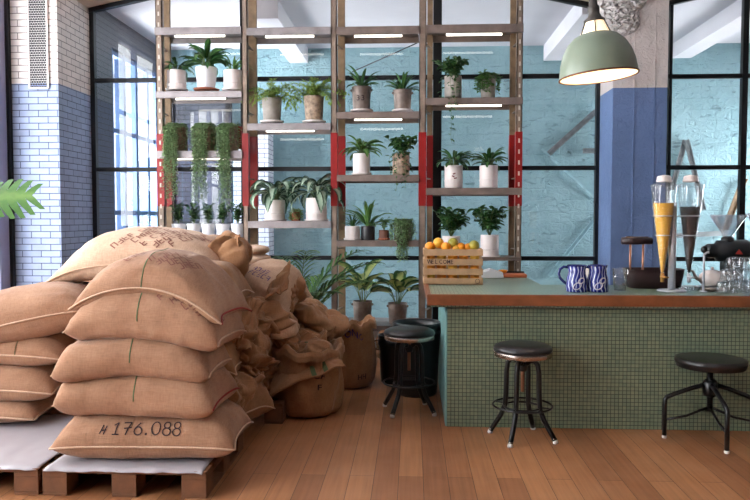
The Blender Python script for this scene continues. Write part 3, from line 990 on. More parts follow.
o5 = s5.mesh('burlap_sack', M['burlap'], (-1.51, FY + 0.07, 0.955), (0, R(3), R(-4)), 'full burlap sack with faint red-brown print rows, topmost of the front stack', G, seam_mat='red')
s5.stripe(o5, -0.05)
s5.mark(o5, faded_rows(1, 7, rn), -0.42, 0.14, 0.045, 'ink_red', rot=1.0)
for k in range(4): s5.mark(o5, faded_rows(1, 6, rn), -0.05 + k * 0.16, 0.13 + 0.01 * k, 0.045, 'ink_red', rot=0.9)

# ---- the left rear stack
LY = 4.92
GL = 'stacked full coffee sacks'
def lx(p): return at(p, 300, Y=LY).x
for k, (p0, p1, z0, T, cr, lab, dy) in enumerate((
        (-110, 62, 0.165, 0.18, 0.0, 'full burlap sack at the left edge, lowest of the left stack above the bare sheet', 0.0),
        (-115, 76, 0.305, 0.26, 0.01, 'full burlap sack with one green stripe, second lowest of the left stack', 0.0),
        (-120, 82, 0.535, 0.25, 0.02, 'full burlap sack with a long pale seam, third from the bottom of the left stack', 0.0))):
    x0, x1 = lx(p0), lx(p1)
    sk = Sack(x1 - x0, 0.8, T, cr, 11 + k, 0.8, 0.36, ear=0.03, endw=0.02)
    ob = sk.mesh('burlap_sack', M['burlap'], ((x0 + x1) / 2, LY + dy, z0), (0, 0, R(2 * (k - 1))), lab, GL)
    sk.stripe(ob, 0.44 if k < 2 else 0.6)
x0, x1 = lx(-105), lx(110)
sk = Sack(x1 - x0, 0.95, 0.38, 0.03, 15, 0.8, 0.4, ear=0.03, px=3.6, qy=3.5)
sk.mesh('burlap_sack', M['burlap'], ((x0 + x1) / 2, LY + 0.05, 0.60), (0, R(-15), R(3)), 'huge bulging plain burlap sack, pale on top, topmost of the left stack', GL)
# the sacks behind, reaching up to the top
Y6 = 5.35
def x6(p): return at(p, 260, Y=Y6).x
x0, x1 = x6(-20), x6(150)
Sack(x1 - x0, 0.8, 0.33, 0.02, 21, 1.0).mesh('burlap_sack', M['burlap'], ((x0 + x1) / 2, Y6 + 0.5, 0.15), (0, 0, R(4)), 'full burlap sack hidden low behind the left stack', 'rear supporting sacks')
Sack(x1 - x0, 0.8, 0.33, 0.02, 22, 1.0).mesh('burlap_sack', M['burlap'], ((x0 + x1) / 2, Y6 + 0.5, 0.50), (0, 0, R(-3)), 'full burlap sack hidden behind the left stack', 'rear supporting sacks')
x0, x1 = x6(30), x6(245)
Sack(x1 - x0, 0.7, 0.30, 0.02, 23, 1.0).mesh('burlap_sack', M['burlap'], ((x0 + x1) / 2, Y6 + 0.40, 0.84), (0, 0, R(2)), 'full burlap sack peeking out under the top sack, behind the huge pale sack', 'rear supporting sacks')
x0, x1 = x6(82), x6(236)
s6 = Sack(x1 - x0, 0.9, 0.36, 0.08, 24, 0.9, 0.28, ear=0.10, endw=0.05, px=3, qy=3)
o6 = s6.mesh('burlap_sack', M['burlap3'], ((x0 + x1) / 2, Y6 - 0.02, 1.04), (0, R(1), R(-2)), 'pale full burlap sack with long brown print rows, highest of all the sacks', G)
for k in range(5): s6.mark(o6, faded_rows(1, 11, rn), -0.25 + k * 0.16, 0.12, 0.055, 'ink_red', rot=0.95)
# ------------------------------------------------------------------ heap of slumped and empty sacks
def ridged(q):
    return abs(noise.noise(q)) * 2.4 - 0.5

def crumple(px, py, Y, wpx, hpx, depth, seed, mat, label, group='empty sacks in the heap', rz=0.0, ry=0.0, rx=0.0, amp=1.0, name='empty_burlap_sack', sq=2.6, stretch=(1, 1, 1)):
    c = at(px, py, Y=Y); sx = wpx * Y / F / 2; sz = hpx * Y / F / 2; sy = depth / 2
    mb = MB(); mb.smooth = True; nu, nv = 84, 52
    rot = Euler((rx, ry, rz)).to_matrix(); rs = Euler((seed * 1.3, seed * 0.7, seed * 2.1)).to_matrix()
    for j in range(nv + 1):
        v = -pi / 2 + pi * j / nv
        for i in range(nu):
            u = 2 * pi * i / nu
            e = 2.0 / sq
            p = Vector((sgnpow(cos(v), e) * sgnpow(cos(u), e), sgnpow(cos(v), e) * sgnpow(sin(u), e), sgnpow(sin(v), e)))
            n_ = Vector((p.x, p.y, p.z)); n_.normalize()
            q = Vector((p.x * sx, p.y * sy, p.z * sz))
            s_ = rs @ q; s_ = Vector((s_.x * 2.1, s_.y * 0.9, s_.z * 0.55)) + Vector((seed * 5.17, seed * 2.3, -seed))
            wv = noise.noise_vector(s_ * 3.0) * 0.16
            big = noise.noise(s_ * 3.0 + wv) * 0.13
            f1 = (abs(noise.noise(s_ * 4.0 + wv * 5)) ** 0.9) * 0.15 + (1 - abs(noise.noise(s_ * 6 - wv * 6)) * 2) ** 3 * 0.035
            f2 = (abs(noise.noise(s_ * 9 + wv * 9)) ** 0.8) * 0.055
            f3 = noise.noise(s_ * 24) * 0.005
            q += Vector((0, 0, 0))
            k = amp * min(1.2, (sx + sz) / 0.35)
            q += n_ * (big + f1 + f2 + f3 - 0.085) * k
            mb.v.append(rot @ q)
    for j in range(nv):
        for i in range(nu):
            i2 = (i + 1) % nu
            mb.face((j * nu + i, j * nu + i2, (j + 1) * nu + i2, (j + 1) * nu + i))
    o = mb.build(name, M[mat], loc=c)
    return tag(o, label, 'sack', group)


def drape(P, seed, mat, label=None, stripes=(), group=None, sag=0.05, fold=0.03, name='empty_burlap_sack', parent=None, n=(48, 30), dirs=(9, 3), thick=0.012, edge=0.03):
    """a limp sheet hung between four points (a, b, c, d) with running folds"""
    a, b, c, d = [Vector(p) for p in P]; nx, ny = n
    nr = (b - a).cross(d - a).normalized()
    def pt(u, v, off=0.0):
        p = (a * (1 - u) + b * u) * (1 - v) + (d * (1 - u) + c * u) * v
        q = Vector((u * dirs[0], v * dirs[1], seed * 3.3))
        w_ = noise.noise_vector(Vector((u * 2, v * 2, seed))) * 1.3
        f_ = (ridged(q + w_) * 0.6 + noise.noise(q * 0.5 + w_) * 0.9) * fold
        p = p + nr * (f_ + off) + Vector((0, 0, -sag * 4 * u * (1 - u) * (0.5 + v)))
        e_ = max(0, 1 - min(u, 1 - u, v, 1 - v) * 12)
        return p + noise.noise_vector(Vector((u * 6, v * 6, seed + 9))) * edge * e_
    def grid(u0, u1, v0, v1, nx, ny, off=0.0):
        mb = MB(); mb.smooth = True
        for j in range(ny + 1):
            for i in range(nx + 1): mb.v.append(pt(u0 + (u1 - u0) * i / nx, v0 + (v1 - v0) * j / ny, off))
        for j in range(ny):
            for i in range(nx):
                k = j * (nx + 1) + i; mb.face((k, k + 1, k + nx + 2, k + nx + 1))
        return mb
    mb = grid(0, 1, 0, 1, nx, ny)
    o = mb.build(name, M[mat], parent)
    md = o.modifiers.new('solid', 'SOLIDIFY'); md.thickness = thick; md.offset = 0
    for (u0, u1) in stripes:
        for off in (0.008, -0.008): grid(u0, u1, 0.02, 0.98, 4, ny, off).build('green_stripe', M['green_thread'], o)
    if label: tag(o, label, 'sack', group)
    return o


def standing_sack(px, pyb, wpx, hpx, seed, mat, label, rim_out=0.05, name='burlap_sack', open_top=True, lean=(0, 0)):
    g = at(px, pyb, Z=0); Y = g.y + wpx * g.y / F / 2
    r0 = wpx * Y / F / 2; h = hpx * Y / F
    e = empty(name, (at(px, pyb, Y=Y).x, Y, 0), 0, label, 'sack')
    prof = [(0.0, 0.0), (0.55, 0.0), (0.82, 0.02), (0.95, 0.10), (1.02, 0.28), (1.03, 0.48), (0.98, 0.68), (0.90, 0.86), (0.86, 0.95),
            (0.90, 1.0), (0.99, 1.01), (1.05, 0.96), (1.06, 0.88)]
    inner = [(0.90, 0.985), (0.84, 0.93), (0.80, 0.84), (0.5, 0.86), (0.0, 0.89)]
    nu = 72
    def ringpt(r, z, u, k):
        q = Vector((cos(u), sin(u), 0))
        f_ = noise.noise(Vector((q.x * 3.2 + seed, q.y * 3.2, z * 1.3))) * 0.10 + max(0, ridged(Vector((q.x * 5 + seed, q.y * 5, z * 1.6)))) * 0.09 * (0.2 + z)
        rr = r0 * (r + (f_ - 0.03) * min(1, r * 1.2))
        zz = h * (z + (noise.noise(Vector((q.x * 1.7, q.y * 1.7, seed + 4))) * 0.14 + noise.noise(Vector((q.x * 5, q.y * 5, seed))) * 0.06) * max(0, z - 0.4) / 0.6)
        return Vector((q.x * rr + lean[0] * z * z, q.y * rr + lean[1] * z * z, max(zz, 0.0)))
    def loft(pr, nm, m, sub=4):
        mb = MB(); mb.smooth = True
        pp = []
        for (r1, z1), (r2, z2) in zip(pr[:-1], pr[1:]):
            for k in range(sub): pp.append((r1 + (r2 - r1) * k / sub, z1 + (z2 - z1) * k / sub))
        pp.append(pr[-1])
        for r, z in pp:
            for i in range(nu): mb.v.append(ringpt(max(r, 1e-4), z, 2 * pi * i / nu, 0))
        for j in range(len(pp) - 1):
            for i in range(nu):
                i2 = (i + 1) % nu; mb.face((j * nu + i, j * nu + i2, (j + 1) * nu + i2, (j + 1) * nu + i))
        return mb.build(nm, m, e)
    loft(prof, 'sack_body', M[mat]); loft(inner, 'sack_mouth', M[mat])
    def word(txt, ang, z, sc, m):
        mb = MB()
        for poly in text_polys(txt):
            b = len(mb.v)
            for (x, y) in poly:
                uu = R(ang) + x * sc / r0; zz = z + y * sc / h
                # ring radius at that height
                rr = 1.03 if 0.2 < zz < 0.6 else 1.0
                for (ra, za), (rb, zb) in zip(prof[2:8], prof[3:9]):
                    if za <= zz <= zb: rr = ra + (rb - ra) * (zz - za) / (zb - za)
                p = ringpt(rr, zz, uu, 0); k = Vector((cos(uu), sin(uu), 0)) * 0.006
                mb.v.append(p + k)
            mb.face(list(range(b, len(mb.v))))
        return mb.build('printed_text', M[m], e)
    return e, word

# supporting full sacks under the heap
PY = 5.75
def hx(p, Y=PY): return at(p, 300, Y=Y).x
for k, (p0, p1, z0, T, yy) in enumerate(((190, 268, 0.15, 0.30, 5.75), (186, 268, 0.43, 0.30, 5.8), (188, 262, 0.69, 0.30, 5.75))):
    x0, x1 = hx(p0, yy), hx(p1, yy)
    Sack(x1 - x0, 0.85, T, 0.03, 31 + k, 1.4).mesh('burlap_sack', M['burlap2'], ((x0 + x1) / 2, yy, z0), (0, 0, R(3 * k)), 'full burlap sack buried ' + ('lowest', 'halfway up', 'highest')[k] + ' under the heap of empty sacks', 'sacks buried in the heap')
# knotted sack end that sticks up right of the highest sack
crumple(226, 262, 5.3, 46, 50, 0.45, 41, 'burlap2', 'brown sack with its gathered end sticking up, right behind the highest sack', None, amp=0.7, rz=0.3, name='burlap_sack')
drape([at(222, 262, Y=5.15), at(240, 266, Y=5.1), at(239, 234, Y=5.12), at(229, 246, Y=5.2)], 3, 'burlap2', 'pointed flap of sackcloth standing up at the right end of the highest sack', sag=-0.01, fold=0.025, name='sackcloth_flap', dirs=(3, 2), edge=0.012)
crumple(222, 247, 5.9, 46, 22, 0.5, 42, 'burlap3', 'pale flattened sack behind the gathered end, under the row of white pots', None, amp=0.35)
# two small light sacks far back
for k, (a, b, h_) in enumerate(((254, 250, 10), (256, 259, 11))):
    crumple(a, b, 6.7, 30, h_, 0.4, 43 + k, 'burlap3', ('upper' if k == 0 else 'lower') + ' of two small pale folded sacks stacked behind the heap', None, amp=0.2)
crumple(252, 295, 6.7, 60, 58, 0.7, 49, 'burlap2', 'full sack behind the heap carrying the two small pale folded sacks', None, amp=0.4, name='burlap_sack')
# sack with violet writing
cc = at(262, 283, Y=5.75)
sv = Sack(0.52, 0.62, 0.32, 0.06, 51, 1.3, 0.4, ear=0.08, n=(56, 36), px=4)
ov = sv.mesh('burlap_sack', M['burlap3'], (cc.x, 5.8, 0.80), (R(24), R(16), R(-8)), 'pale full sack with violet print lying on top of the heap', None)
sv.mark(ov, faded_rows(2, 6, rn), -0.45, 0.36, 0.045, 'ink_violet', rot=-0.1)
drape([at(266, 300, Y=5.35), at(287, 290, Y=5.4), at(291, 262, Y=5.5), at(268, 288, Y=5.45)], 8, 'burlap2', 'pointed sack corner jutting up beside the violet print', sag=-0.01, fold=0.03, name='sackcloth_flap', dirs=(2.5, 1.5), edge=0.01)
crumple(289, 296, 5.8, 28, 40, 0.4, 52, 'burlap2', 'slumped ochre sack on the right shoulder of the heap before the palm', None, amp=0.7, ry=0.5)
# body of the heap
heap = [
    (246, 325, 5.35, 66, 60, 0.5, 61, 'burlap2', 0.4, 'crumpled ochre sack under the violet printed one'),
    (224, 345, 5.1, 40, 66, 0.4, 62, 'burlap2', 0.2, 'crumpled sack squeezed against the right end of the front stack'),
    (268, 330, 5.5, 56, 52, 0.45, 63, 'burlap2', -0.5, 'crumpled sack in the middle of the heap with deep folds'),
    (318, 320, 6.1, 58, 28, 0.45, 64, 'burlap2', 0.35, 'crumpled empty sack thrown over the right top of the heap'),
    (300, 345, 5.9, 84, 32, 0.5, 65, 'burlap2', 0.25, 'long rolled empty sack across the heap left of the open sack'),
    (246, 366, 5.1, 56, 48, 0.45, 66, 'burlap2', -0.3, 'crumpled sack low in the heap left of the dark hollow'),
    (262, 378, 5.5, 46, 40, 0.4, 67, 'burlap2', 0.1, 'crumpled sack low in the heap above the pallet block'),
    (303, 372, 5.8, 60, 46, 0.5, 68, 'burlap2', 0.0, 'slumped sack behind the standing sack in front'),
    (230, 396, 4.75, 36, 40, 0.4, 69, 'burlap2', 0.6, 'crumpled sack end just right of the red stitched sack'),
    (286, 315, 5.75, 18, 16, 0.15, 70, 'burlap2', 0.0, 'small knotted sack bundle beside the dark gap of the heap'),
    (283, 331, 5.45, 26, 18, 0.2, 71, 'burlap3', 0.0, 'small round lump of sackcloth in the middle of the heap'),
]
for (px, py, Y, w_, h_, d_, sd, m_, ry_, lab) in heap:
    crumple(px, py, Y, w_, h_, d_, sd, m_, lab, None, ry=ry_, rz=0.3 * sin(sd), amp=1.0)
drape([at(222, 345, Y=4.85), at(250, 352, Y=4.95), at(262, 300, Y=5.2), at(226, 300, Y=5.05)], 14, 'burlap2', 'limp sackcloth with a torn edge hanging down right of the stencilled sack', sag=-0.02, fold=0.05, name='sackcloth_flap', dirs=(4, 3))
drape([at(262, 352, Y=5.4), at(330, 348, Y=5.6), at(322, 328, Y=5.9), at(268, 330, Y=5.7)], 15, 'burlap2', 'wide fold of sackcloth across the middle of the heap', sag=0.02, fold=0.06, name='sackcloth_flap', dirs=(3, 7))
drape([at(222, 440, Y=4.35), at(252, 396, Y=4.75), at(264, 372, Y=4.95), at(228, 392, Y=4.6)], 16, 'burlap2', 'limp sack corner trailing down to the floor beside the lowest sack', sag=0.0, fold=0.04, name='sackcloth_flap', dirs=(4, 3))
# long lower sack whose end shows right of the marked one
x0, x1 = hx(165, 4.75), hx(252, 4.75)
Sack(x1 - x0, 0.62, 0.30, 0.0, 81, 1.4, 0.4, slump=0.04).mesh('burlap_sack', M['burlap2'], ((x0 + x1) / 2, 4.86, 0.16), (0, R(3), R(-20)), 'full sack lying behind the lowest marked sack, its end drooping towards the floor', None)
x0, x1 = hx(165, 4.9), hx(240, 4.9)
for k in range(3):
    Sack(x1 - x0, 0.6, 0.30, 0.03, 84 + k, 1.2).mesh('burlap_sack', M['burlap2'], ((x0 + x1) / 2, 4.98, 0.42 + 0.25 * k), (0, 0, R(-4 + 4 * k)), 'full sack directly behind the front stack, ' + ('lowest', 'middle', 'highest')[k] + ' of three', 'sacks standing behind the front stack')
# standing sacks
e1, wd = standing_sack(350, 391, 52, 66, 3, 'burlap2', 'open full sack standing on the floor by the shelving, rim rolled and printed')
wd('ONC', 262, 0.78, 0.085, 'ink_violet')
wd('HH', 292, 0.16, 0.07, 'ink')
e2, wd = standing_sack(308, 421, 72, 68, 7, 'burlap2', 'standing sack printed CA at the front of the heap, half covered by a flap')
wd('CA', 285, 0.62, 0.075, 'ink'); wd('F', 292, 0.45, 0.065, 'ink')
drape([at(268, 396, Y=5.22), at(346, 366, Y=5.33), at(326, 346, Y=5.62), at(278, 350, Y=5.62)], 21, 'burlap2', 'limp sackcloth flap with green stripes slung across the standing sack', stripes=((0.56, 0.62), (0.72, 0.78)), sag=-0.035, fold=0.022, name='sackcloth_flap', dirs=(4, 2), edge=0.015)
crumple(318, 352, 5.5, 26, 26, 0.2, 91, 'burlap2', 'small folded sack bundle with a faded green stripe, on top of the standing sack', None, amp=0.5)
crumple(384, 345, 6.9, 16, 28, 0.25, 92, 'burlap2', 'small crumpled sack on the floor between the open sack and the black bins', None, amp=0.5)
# ------------------------------------------------------------------ stools
def tall_stool(loc, rz, label):
    r = empty('bar_stool', loc, rz, label, 'stool', None)
    hs = 0.63
    MB().lathe([(0.001, hs + 0.045), (0.10, hs + 0.044), (0.17, hs + 0.036), (0.197, hs + 0.022), (0.205, hs + 0.006), (0.203, hs - 0.006), (0.19, hs - 0.012), (0.001, hs - 0.012)], n=48).build('seat', M['seat'], r)
    MB().lathe([(0.16, hs - 0.012), (0.198, hs - 0.012), (0.2, hs - 0.016), (0.2, hs - 0.044), (0.196, hs - 0.046), (0.16, hs - 0.046)], n=48).build('seat_band', M['chrome'], r)
    rv = MB()
    for k in range(12):
        a = 2 * pi * k / 12; rv.ball((0.2 * cos(a), 0.2 * sin(a), hs - 0.03), 0.006, 8, 4)
    MB().lathe([(0.001, hs - 0.05), (0.12, hs - 0.05), (0.13, hs - 0.046), (0.001, hs - 0.046)], n=32).build('seat_plate', M['stool'], r)
    MB().tube([(0, 0, hs - 0.05), (0, 0, hs - 0.30)], 0.013, 10).build('screw', M['copper'], r)
    MB().lathe([(0.014, hs - 0.15), (0.03, hs - 0.15), (0.034, hs - 0.12), (0.03, hs - 0.09), (0.014, hs - 0.09)], n=20).build('collar', M['stool'], r)
    for k in range(4):
        a = pi / 4 + k * pi / 2; c_, s_ = cos(a), sin(a)
        pts = [(0.03, hs - 0.10), (0.055, hs - 0.075), (0.085, hs - 0.075), (0.108, hs - 0.10), (0.118, hs - 0.16), (0.122, 0.30), (0.128, 0.22), (0.155, 0.15), (0.235, 0.022)]
        # smooth the profile
        sm = []
        for i in range(len(pts) - 1):
            for t in (0, 0.33, 0.66):
                sm.append((pts[i][0] * (1 - t) + pts[i + 1][0] * t, pts[i][1] * (1 - t) + pts[i + 1][1] * t))
        sm.append(pts[-1])
        lg = MB().tube([(x * c_, x * s_, z) for x, z in sm], 0.018, 12).build('leg', M['stool'], r)
        MB().lathe([(0.001, 0), (0.017, 0), (0.019, 0.008), (0.016, 0.024), (0.001, 0.026)], (0.238 * c_, 0.238 * s_, 0), 16).build('foot_cap', M['foot'], lg)
        MB().lathe([(0.013, 0.028), (0.018, 0.028), (0.018, 0.036), (0.013, 0.036)], (0.231 * c_, 0.231 * s_, 0), 16).build('foot_collar', M['chrome'], lg)
    MB().ring((0, 0, 0.235), 0.205, 0.0075, 48).build('foot_ring', M['stool'], r)
    MB().ring((0, 0, 0.225), 0.125, 0.007, 40).build('inner_ring', M['stool'], r)
    for k in range(4):
        a = pi / 4 + k * pi / 2; c_, s_ = cos(a), sin(a)
        MB().tube([(0.12 * c_, 0.12 * s_, 0.235), (0.205 * c_, 0.205 * s_, 0.235)], 0.006, 6).build('ring_strut', M['stool'], r)
    return r

def base_of(px, py): return at(px, py, Z=0)
a = base_of(522, 438); tall_stool((a.x, a.y, 0), R(17), 'black metal bar stool with steel seat band, standing alone before the tiled counter front')
a = base_of(409, 411); tall_stool((a.x, a.y, 0), R(12), 'black metal bar stool with steel seat band, standing before the two black bins')

def low_stool(loc, rz, label):
    r = empty('low_stool', loc, rz, label, 'stool', None)
    hs = 0.575
    MB().lathe([(0.001, hs), (0.21, hs), (0.232, hs - 0.006), (0.236, hs - 0.02), (0.234, hs - 0.035), (0.226, hs - 0.04), (0.224, hs - 0.062), (0.001, hs - 0.062)], n=56).build('seat', M['seat'], r)
    MB().tube([(0, 0, hs - 0.06), (0, 0, 0.20)], 0.02, 14).build('column', M['stool'], r)
    MB().lathe([(0.02, 0.30), (0.045, 0.31), (0.05, 0.34), (0.05, 0.40), (0.035, 0.42), (0.02, 0.42)], n=20).build('hub', M['stool'], r)
    feet = []
    for k in range(4):
        a = pi / 4 + k * pi / 2; c_, s_ = cos(a), sin(a)
        pts = [(0.03, 0.385), (0.12, 0.36), (0.24, 0.315), (0.29, 0.293), (0.303, 0.275), (0.305, 0.24), (0.305, 0.02)]
        lg = MB().tube([(x * c_, x * s_, z) for x, z in pts], 0.016, 12).build('leg', M['stool'], r)
        MB().lathe([(0.001, 0), (0.016, 0), (0.018, 0.01), (0.015, 0.022), (0.001, 0.024)], (0.305 * c_, 0.305 * s_, 0), 16).build('foot_cap', M['foot'], lg)
        MB().tube([(0.02 * c_, 0.02 * s_, 0.22), (0.16 * c_, 0.16 * s_, 0.16), (0.305 * c_, 0.305 * s_, 0.13)], 0.009, 8).build('brace', M['stool'], r)
    return r
a = base_of(709, 439); low_stool((a.x, a.y, 0), R(-47), 'low black stool with a thick round seat and four bent legs, at the right edge')

# ------------------------------------------------------------------ bins
def bin_(px, pyb, wpx, toppx, label, seed):
    g = base_of(px, pyb); Y = g.y + wpx * g.y / F / 2; r0 = wpx * Y / F / 2
    h = H - (toppx - 218) * Y / F
    g = at(px, pyb, Y=Y)
    r = empty('waste_bin', (g.x, Y, 0), 0, label, 'bin', None)
    MB().lathe([(0.001, 0), (r0 * 0.80, 0), (r0 * 0.84, 0.02), (r0 * 0.96, h - 0.08), (r0 * 0.96, h - 0.05)], n=40, cap=False).build('body', M['bin'], r)
    MB().lathe([(r0 * 0.955, h - 0.09), (r0 * 1.03, h - 0.09), (r0 * 1.04, h - 0.05), (r0 * 1.0, h - 0.045), (r0 * 1.0, h - 0.03), (r0 * 1.03, h - 0.025), (r0 * 1.02, h), (r0 * 0.93, h), (r0 * 0.90, h - 0.06)], n=40, cap=False).build('rim', M['bin'], r)
    MB().lathe([(0.001, h - 0.25), (r0 * 0.9, h - 0.25), (r0 * 0.92, h - 0.06)], n=32, cap=False).build('inner_wall', M['bin'], r)
    for s_ in (-1, 1):
        MB().ring((s_ * r0 * 1.03, 0, h - 0.1), 0.045, 0.006, 16, Euler((pi / 2, 0, 0)).to_matrix()).build('handle', M['chrome'], r)
bin_(417, 399, 48, 322, 'black round waste bin right beside the counter end, behind the left bar stool', 1)
bin_(393, 385, 30, 335, 'dark small waste bin behind the left bar stool, left of the large black bin', 2)

# ------------------------------------------------------------------ pendant lamp
a = at(598.5, 76.5, Y=4.55)
M['enamel'] = simple('sage_enamel', srgb(122, 134, 116), 0.35, 0, 0.06, 3)
M['enamel_in'] = simple('cream_enamel', srgb(240, 228, 204), 0.5, 0, 0.02)
M['frost'] = emit('lit_frosted_glass', (1.0, 0.74, 0.42, 1), 1.1)
M['bulb'] = emit('lit_bulb', (1.0, 0.80, 0.52, 1), 7.0)
M['rust'] = simple('rusty_rim', srgb(110, 70, 50), 0.6, 0.2, 0.2, 30)
M['dark_brass'] = simple('dark_fitting', srgb(72, 68, 64), 0.5, 0.4, 0.15)
lamp = empty('pendant_lamp', a, 0, 'sage green enamel pendant lamp glowing warm, hanging over the counter before the pillar', 'lamp')
lamp.rotation_euler = (R(0), R(-5), 0)
rl = 0.238
prof = [(rl, 0.0), (rl * 0.99, 0.035), (rl * 0.95, 0.09), (rl * 0.87, 0.15), (rl * 0.74, 0.205), (rl * 0.56, 0.245), (rl * 0.40, 0.262)]
MB().lathe(prof, n=64, cap=False).build('shade', M['enamel'], lamp)
MB().lathe([(r - 0.006, z) for r, z in prof], n=64, cap=False).build('shade_lining', M['enamel_in'], lamp)
MB().ring((0, 0, 0), rl, 0.006, 64).build('rim', M['rust'], lamp)
MB().lathe([(rl * 0.395, 0.262), (rl * 0.36, 0.28), (rl * 0.24, 0.345)], n=40, cap=False).build('glass_collar', M['frost'], lamp)
for k in range(6):
    t = 2 * pi * k / 6 + 0.3
    MB().bar((rl * 0.41 * cos(t), rl * 0.41 * sin(t), 0.26), (rl * 0.25 * cos(t), rl * 0.25 * sin(t), 0.35), 0.007, 0.007).build('collar_rib', M['dark_brass'], lamp)
MB().lathe([(rl * 0.27, 0.335), (rl * 0.27, 0.35), (rl * 0.16, 0.37), (rl * 0.13, 0.40), (rl * 0.15, 0.405), (rl * 0.15, 0.43), (rl * 0.11, 0.44), (rl * 0.10, 0.49), (rl * 0.06, 0.51), (0.001, 0.52)], n=32).build('socket_cap', M['dark_brass'], lamp)
MB().ball((0, 0, 0.13), 0.045, 20, 12, 1.2).build('bulb', M['bulb'], lamp)
MB().tube([(0, 0, 0.2), (0, 0, 0.36)], 0.02, 12).build('bulb_holder', M['dark_brass'], lamp)
ML = lamp.matrix_basis.copy()
rot = Euler((0, R(-5), 0)).to_matrix()
top = rot @ Vector((0, 0, 0.51))
inv = rot.inverted()
MB().tube([inv @ top, inv @ (top + Vector((0, 0, 0.05))), inv @ Vector((top.x, top.y, ZC - a.z + 0.01))], 0.007, 8).build('cord', M['black'], lamp)
pl = bpy.data.lights.new('lamp_light', 'POINT'); pl.energy = 4.5; pl.color = (1.0, 0.78, 0.5); pl.shadow_soft_size = 0.05
po = bpy.data.objects.new('lamp_light', pl); COL.objects.link(po); po.parent = lamp; po.location = (0, 0, 0.04)

# ------------------------------------------------------------------ things on the counter
def onc(px, py): return at(px, py, Z=ZTOP + 0.001)
M['mug'] = None
def mug_mat():
    t = NT('blue_white_transfer'); c = t.coord(); x, y, z = t.sep(c)
    ang = t.math('ARCTAN2', y, x)
    v = t.comb(t.math('MULTIPLY', ang, 1.6), t.math('MULTIPLY', z, 22), 0)
    wv = t.n.new('ShaderNodeTexWave'); wv.inputs['Scale'].default_value = 0.5; wv.inputs['Distortion'].default_value = 7
    wv.inputs['Detail'].default_value = 2; wv.inputs['Detail Scale'].default_value = 0.8
    t.link(v, wv.inputs['Vector'])
    k = t.ramp(wv.outputs['Fac'], [(0.78, (0, 0, 0)), (0.86, (1, 1, 1))])
    band = t.ramp(t.math('SINE', t.math('MULTIPLY', z, 95)), [(0.75, (0, 0, 0)), (0.85, (1, 1, 1))])
    kk = t.math('MAXIMUM', t.math('MULTIPLY', t.sep(k)[0], 1.0), 0.0)
    col = t.mix(kk, srgb(34, 42, 118), srgb(170, 176, 208))
    t.base(col); t.set(Roughness=0.2); return t.mat
M['mug'] = mug_mat()
M['blue_gl'] = simple('cobalt_glaze', srgb(32, 40, 104), 0.2)
M['scroll'] = simple('pale_scroll', srgb(198, 190, 200), 0.3)
def jug(px, py, label, rz=0):
    p = onc(px, py); r = empty('mug', p, rz, label, 'mug', 'blue mugs')
    k = 0.98
    pr = [(0.001, 0.0), (0.078, 0.0), (0.082, 0.006), (0.082, 0.05), (0.078, 0.10), (0.068, 0.135), (0.066, 0.16), (0.074, 0.20), (0.071, 0.20), (0.062, 0.165), (0.062, 0.15), (0.07, 0.1), (0.07, 0.012), (0.001, 0.01)]
    MB().lathe([(x * k, z) for x, z in pr], n=40, cap=False).build('body', M['mug'], r)
    hp = [(-0.066, 0.185), (-0.10, 0.19), (-0.13, 0.17), (-0.138, 0.135), (-0.125, 0.10), (-0.10, 0.075), (-0.078, 0.06)]
    MB().tube([(x * k, 0, z) for x, z in hp], 0.0105, 10).build('handle', M['blue_gl'], r)
    MB().ring((0, 0, 0.199), 0.0715 * k, 0.005, 40).build('rim', M['blue_gl'], r)
    # figure-of-eight scroll on the front
    for (cx_, cz_, rr_) in ((0.018, 0.088, 0.021), (-0.012, 0.048, 0.026)):
        pts = []
        for i in range(25):
            t = 2 * pi * i / 24; xx = cx_ + rr_ * cos(t) + 0.4 * rr_ * sin(t); zz = cz_ + rr_ * sin(t)
            rad = 0.082 * k if zz < 0.05 else (0.082 - (zz - 0.05) * 0.08) * k
            pts.append((xx, -math.sqrt(max(0, rad * rad - xx * xx)) - 0.001, zz))
        MB().tube(pts, 0.004, 6).build('painted_scroll', M['scroll'], r)
jug(576.5, 291.5, 'blue and white patterned mug, left of the pair on the counter edge')
jug(597.5, 291.5, 'blue and white patterned mug, right of the pair on the counter edge')
M['cotton'] = simple('white_cloth', srgb(232, 226, 222), 0.9, 0, 0.05, 20, 0.4)
q = onc(588, 287.2)
o = crumple(587, 272, q.y + 0.12, 26, 15, 0.12, 301, 'cotton', 'crumpled white cloth behind the two blue mugs', None, amp=0.12, name='napkin'); o['category'] = 'cloth'
o.location.z = ZTOP + 0.10
# stand for the cloth: low white dish
q2 = o.location
d_ = MB().lathe([(0.001, 0), (0.06, 0), (0.085, 0.03), (0.092, 0.09), (0.088, 0.09), (0.08, 0.03), (0.001, 0.012)], n=32, cap=False)
tag(d_.build('bowl', M['w_pot2'], loc=(q2.x, q2.y, ZTOP + 0.001)), 'low white bowl under the crumpled white cloth behind the mugs', 'bowl')

